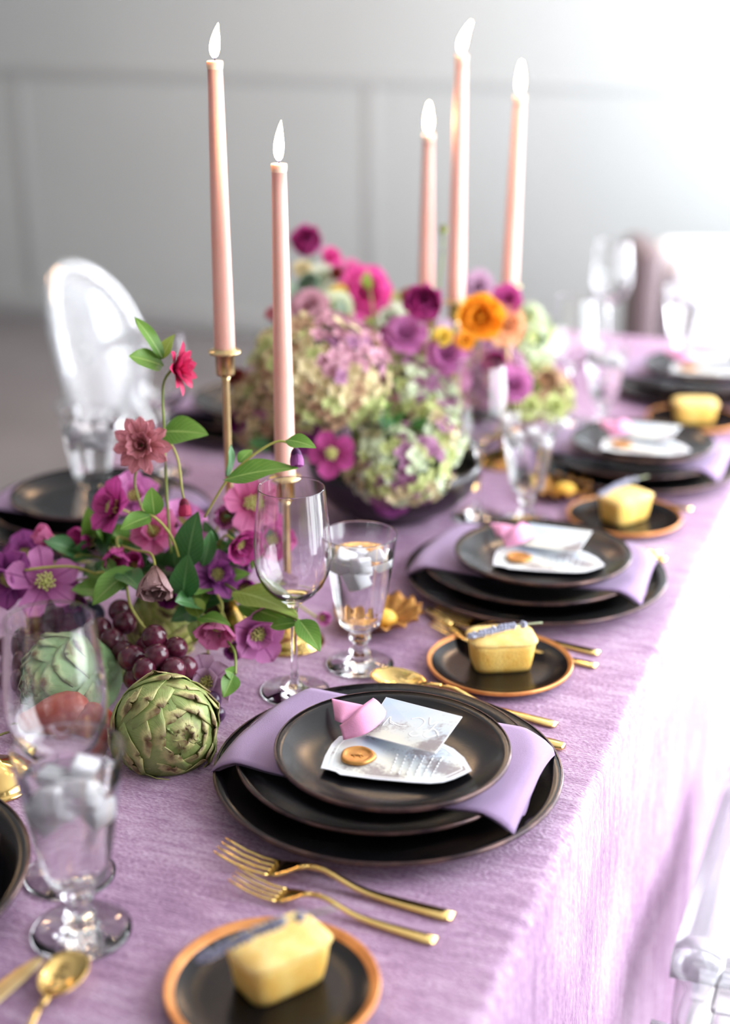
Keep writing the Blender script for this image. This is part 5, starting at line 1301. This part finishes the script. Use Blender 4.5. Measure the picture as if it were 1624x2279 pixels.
# single blooms of the two bowls: (label, name, centre, facing, radius, layout, material, bowl, seed, stamen)
BACK = [
 ('magenta hellebore with green centre low in the hydrangea bowl', 'hellebore', (-0.703, 1.65, 0.878), (0.24, -0.87, 0.432), .0330, OPEN, 'p_magenta', B1, 41, True),
 ('plum hellebore beside it under the large hydrangea', 'hellebore', (-0.741, 1.681, 0.88), (0.053, -0.908, 0.416), .0270, OPEN, 'p_plum', B1, 42, False),
 ('rust red bloom left of the large hydrangea', 'zinnia', (-0.871, 1.732, 0.939), (-0.084, -0.866, 0.493), .0280, BALL, 'p_rust', B1, 43, False),
 ('dark plum bloom at the left rim of the hydrangea bowl', 'ranunculus', (-0.857, 1.706, 0.886), (-0.072, -0.911, 0.406), .0310, BALL, 'p_plum', B1, 44, False),
 ('round magenta thistle bloom at the top beside the second candle', 'ranunculus', (-0.894, 2.017, 1.075), (0.191, -0.763, 0.618), .0440, BALL, 'p_magenta', B1, 45, False),
 ('hot pink sweet pea right of the round magenta bloom', 'sweet_pea', (-0.871, 2.044, 1.061), (0.656, -0.571, 0.493), .0170, RUFF, 'p_fuchsia', B1, 46, False),
 ('ruffled fuchsia bloom above the hydrangeas', 'petunia', (-0.808, 2.026, 1.011), (0.523, -0.784, 0.335), .0460, RUFF, 'p_fuchsia', B1, 47, False),
 ('small yellow bloom on a stem by the fuchsia flower', 'daisy', (-0.829, 1.975, 1.019), (0.333, -0.837, 0.434), .0150, RUFF, 'p_yellow', B1, 48, False),
 ('small cream bloom below the round magenta one', 'daisy', (-0.88, 1.958, 1.055), (0.333, -0.837, 0.434), .0150, RUFF, 'h_cream', B1, 49, False),
 ('grey green seed head behind the second candle', 'scabiosa', (-0.854, 1.926, 1.036), (0.333, -0.837, 0.434), .0300, BALL, 'leaf_grey', B1, 50, False),
 ('small rust bloom between the fuchsia and the round magenta blooms', 'zinnia', (-0.85, 2.02, 1.038), (0.333, -0.837, 0.434), .0200, BALL, 'p_rust', B1, 51, False),
 ('pale pink bloom at the top left of the large hydrangea', 'rose', (-0.843, 1.785, 1.015), (-0.02, -0.524, 0.851), .0240, BALL, 'p_dusty', B1, 52, False),
 ('deep purple ranunculus between the candles', 'ranunculus', (-0.651, 1.845, 1.031), (0.296, -0.745, 0.598), .0500, BALL, 'p_magenta', B1, 53, False),
 ('greenish white bloom left of the deep purple ranunculus', 'rose', (-0.766, 2.028, 0.974), (0.224, -0.826, 0.517), .0300, RUFF, 'p_white', B1, 54, False),
 ('mauve bloom over the dusky hydrangea of the second bowl', 'rose', (-0.672, 1.845, 0.996), (0.276, -0.693, 0.667), .0320, RUFF, 'p_mauve', B2, 55, False),
 ('large marigold orange bloom right of the tallest far candle', 'poppy', (-0.586, 1.91, 1.015), (0.253, -0.906, 0.34), .0420, [(6, 1., 1.05, 58, .3, .2), (6, .85, .95, 40, .3, .4), (5, .6, .7, 22, .4, .6)], 'p_orange', B2, 56, False),
 ('peach bloom beside the marigold orange one', 'poppy', (-0.575, 1.995, 0.988), (0.523, -0.784, 0.335), .0330, RUFF, 'p_peach', B2, 57, False),
 ('small yellow bloom left of the orange flower', 'daisy', (-0.622, 1.854, 0.997), (0.333, -0.837, 0.434), .0150, RUFF, 'p_yellow', B2, 58, False),
 ('small orange yellow bloom under the orange flower', 'daisy', (-0.593, 1.864, 0.992), (0.333, -0.837, 0.434), .0150, RUFF, 'p_orange', B2, 59, False),
 ('pale lilac bloom behind the orange flower', 'petunia', (-0.707, 2.284, 0.981), (0.333, -0.837, 0.434), .0300, RUFF, 'p_palem', B2, 60, False),
 ('small magenta bloom below the right far candle', 'petunia', (-0.576, 2.009, 1.023), (0.333, -0.837, 0.434), .0240, RUFF, 'p_magenta', B2, 61, False),
 ('mauve bloom right of the mint hydrangea', 'rose', (-0.646, 1.959, 0.908), (0.333, -0.837, 0.434), .0340, RUFF, 'p_mauve', B2, 62, False),
 ('magenta rose over the mauve hydrangea', 'rose', (-0.595, 2.007, 0.922), (0.424, -0.796, 0.432), .0360, BALL, 'p_magenta', B2, 63, False),
 ('tan brown bloom at the right end of the flowers', 'rose', (-0.535, 2.085, 0.885), (0.508, -0.749, 0.425), .0300, BALL, 'h_tan', B2, 64, False),
 ('lime bloom at the lower right end of the flowers', 'daisy', (-0.54, 2.017, 0.863), (0.424, -0.796, 0.432), .0210, RUFF, 'h_green', B2, 65, False),
 ('yellow green bloom by the blurred wine glass', 'daisy', (-0.509, 2.05, 0.857), (0.424, -0.796, 0.432), .0200, RUFF, 'h_green', B2, 66, False),
 ('dusty pink bloom above the large hydrangea', 'rose', (-0.833, 1.88, 1.013), (0.207, -0.777, 0.595), .0330, RUFF, 'h_pink', B1, 120, False),
 ('pale green bloom under the fuchsia bloom', 'rose', (-0.815, 1.929, 1.005), (0.405, -0.754, 0.517), .0300, RUFF, 'h_mint', B1, 121, False),
 ('greenish white bloom right of the round magenta bloom', 'rose', (-0.873, 2.008, 1.03), (0.405, -0.754, 0.517), .0280, RUFF, 'p_white', B1, 122, False),
 ('rose pink bloom left of the fuchsia one', 'sweet_pea', (-0.853, 2.073, 1.03), (0.405, -0.754, 0.517), .0260, RUFF, 'p_pink', B1, 123, False),
 ('white bloom left of the fuchsia one', 'rose', (-0.863, 2.025, 1.007), (0.224, -0.826, 0.517), .0280, RUFF, 'p_palem', B1, 124, False),
 ('pale green bloom right of the fuchsia one', 'rose', (-0.782, 2.07, 0.98), (0.405, -0.754, 0.517), .0300, RUFF, 'h_green', B2, 125, False),
 ('red brown bloom left of the deep purple ranunculus', 'zinnia', (-0.76, 2.085, 0.996), (0.405, -0.754, 0.517), .0220, BALL, 'p_rust', B2, 126, False),
 ('magenta bloom over the large hydrangea at its right shoulder', 'rose', (-0.732, 1.924, 0.966), (0.405, -0.754, 0.517), .0330, BALL, 'p_magenta', B1, 127, False),
 ('mauve bloom under the small yellow one', 'rose', (-0.618, 1.857, 0.971), (0.405, -0.754, 0.517), .0330, RUFF, 'p_mauve', B2, 128, False),
 ('cream bloom behind the mint hydrangea', 'rose', (-0.594, 2.246, 0.885), (0.405, -0.754, 0.517), .0330, RUFF, 'p_white', B2, 129, False),
 ('grey green bloom behind the far right end', 'scabiosa', (-0.616, 2.398, 0.888), (0.405, -0.754, 0.517), .0300, BALL, 'leaf_grey', B2, 130, False),
 ('dark plum bloom in the shade under the large hydrangea', 'rose', (-0.794, 1.708, 0.857), (0.253, -0.906, 0.34), .0340, BALL, 'p_plum', B1, 131, False),
 ('mauve bloom under the pale green hydrangea', 'rose', (-0.637, 1.695, 0.81), (0.279, -0.959, 0.057), .0260, RUFF, 'p_purple', B1, 132, False),
 ('magenta bloom right of the mint hydrangea', 'rose', (-0.635, 1.95, 0.874), (0.405, -0.754, 0.517), .0300, BALL, 'p_magenta', B2, 133, False),
 ('plum bloom behind the tan brown one', 'rose', (-0.532, 2.187, 0.849), (0.508, -0.749, 0.425), .0280, BALL, 'p_plum', B2, 67, False),
 ('purple bloom left of the mauve hydrangea', 'rose', (-0.69, 1.994, 0.927), (0.316, -0.794, 0.52), .0300, BALL, 'p_magenta', B2, 68, False),
 ('mauve bloom between mint hydrangea and far wine glass', 'rose', (-0.558, 1.99, 0.899), (0.316, -0.794, 0.52), .0300, RUFF, 'p_mauve', B2, 69, False),
]
for (lb, nm, c, n, rr_, lay, mt, bw, sd, stm) in BACK:
    c = Vector(c); b = Vector(bw) + Vector(((c.x - bw[0]) * .25, (c.y - bw[1]) * .25, 0))
    bloom(lb, c, n, rr_, lay, mt, name=nm, stem=[c - Vector(n).normalized() * 0.012 + Vector((0, 0, -.01)), c.lerp(b, .6), b], stemr=.0016, seed=sd, stamen=stm, point=0.0, ruf=0.05 if lay is RUFF else 0.0, group='mixed blooms of the two bowls')
# green and pink scabiosa pod between the far candles
bloom('green and pink seed pod standing between the far candles', (-0.637, 1.89, 1.132), (0.202, -0.508, 0.837), .0150, [(8, 1., .6, 50, .6, 1.2), (8, .9, .5, 30, .6, 1.2)], 'leaf_lime', name='seed_pod', mats=['leaf_lime', 'p_pink'], stem=[(-0.637, 1.892, 1.108), (-0.639, 1.881, 1.053), (-0.652, 1.893, 0.98)], stamen=False, seed=71, group=None)
for k, ((p, mt), wq) in enumerate(zip([((-0.637, 1.71, 0.906), 'leaf_dark'), ((-0.651, 1.729, 0.911), 'leaf'), ((-0.62, 1.734, 0.892), 'leaf_dark'), ((-0.633, 1.918, 0.966), 'leaf_lime'), ((-0.631, 1.942, 0.967), 'leaf_lime'), ((-0.701, 1.963, 0.974), 'leaf'), ((-0.778, 1.969, 1.04), 'leaf_lime'), ((-0.869, 1.896, 1.034), 'leaf_grey'), ((-0.808, 1.682, 0.863), 'leaf_dark'), ((-0.585, 2.204, 0.947), 'leaf_grey'), ((-0.607, 2.079, 0.943), 'leaf'), ((-0.681, 1.791, 0.924), 'leaf_dark'), ((-0.559, 2.071, 0.872), 'leaf'), ((-0.79, 1.894, 1.007), 'leaf_grey')], ['dark green under the mint hydrangea', 'bright green above the pale green hydrangea', 'dark green right of the pale green hydrangea', 'lime, left of the small orange bloom', 'lime, under the orange bloom', 'green, right of the dark ranunculus', 'lime, inside the fuchsia bloom', 'grey green, below the round magenta bloom', 'dark green at the left bowl rim', 'grey green at the far right end', 'green, below the peach bloom', 'dark green right of the large hydrangea', 'green, above the lime bloom', 'grey green over the large hydrangea'])):
    p = Vector(p); bw = Vector(B1 if p.y < 2.05 else B2); b = bw.lerp(Vector((p.x, p.y, .80)), .3)
    sprig('leafy sprig between the far blooms, ' + wq, b, p, 4, 0.036, 0.022, mt, 50 + k, group='filler sprigs in the bowls')
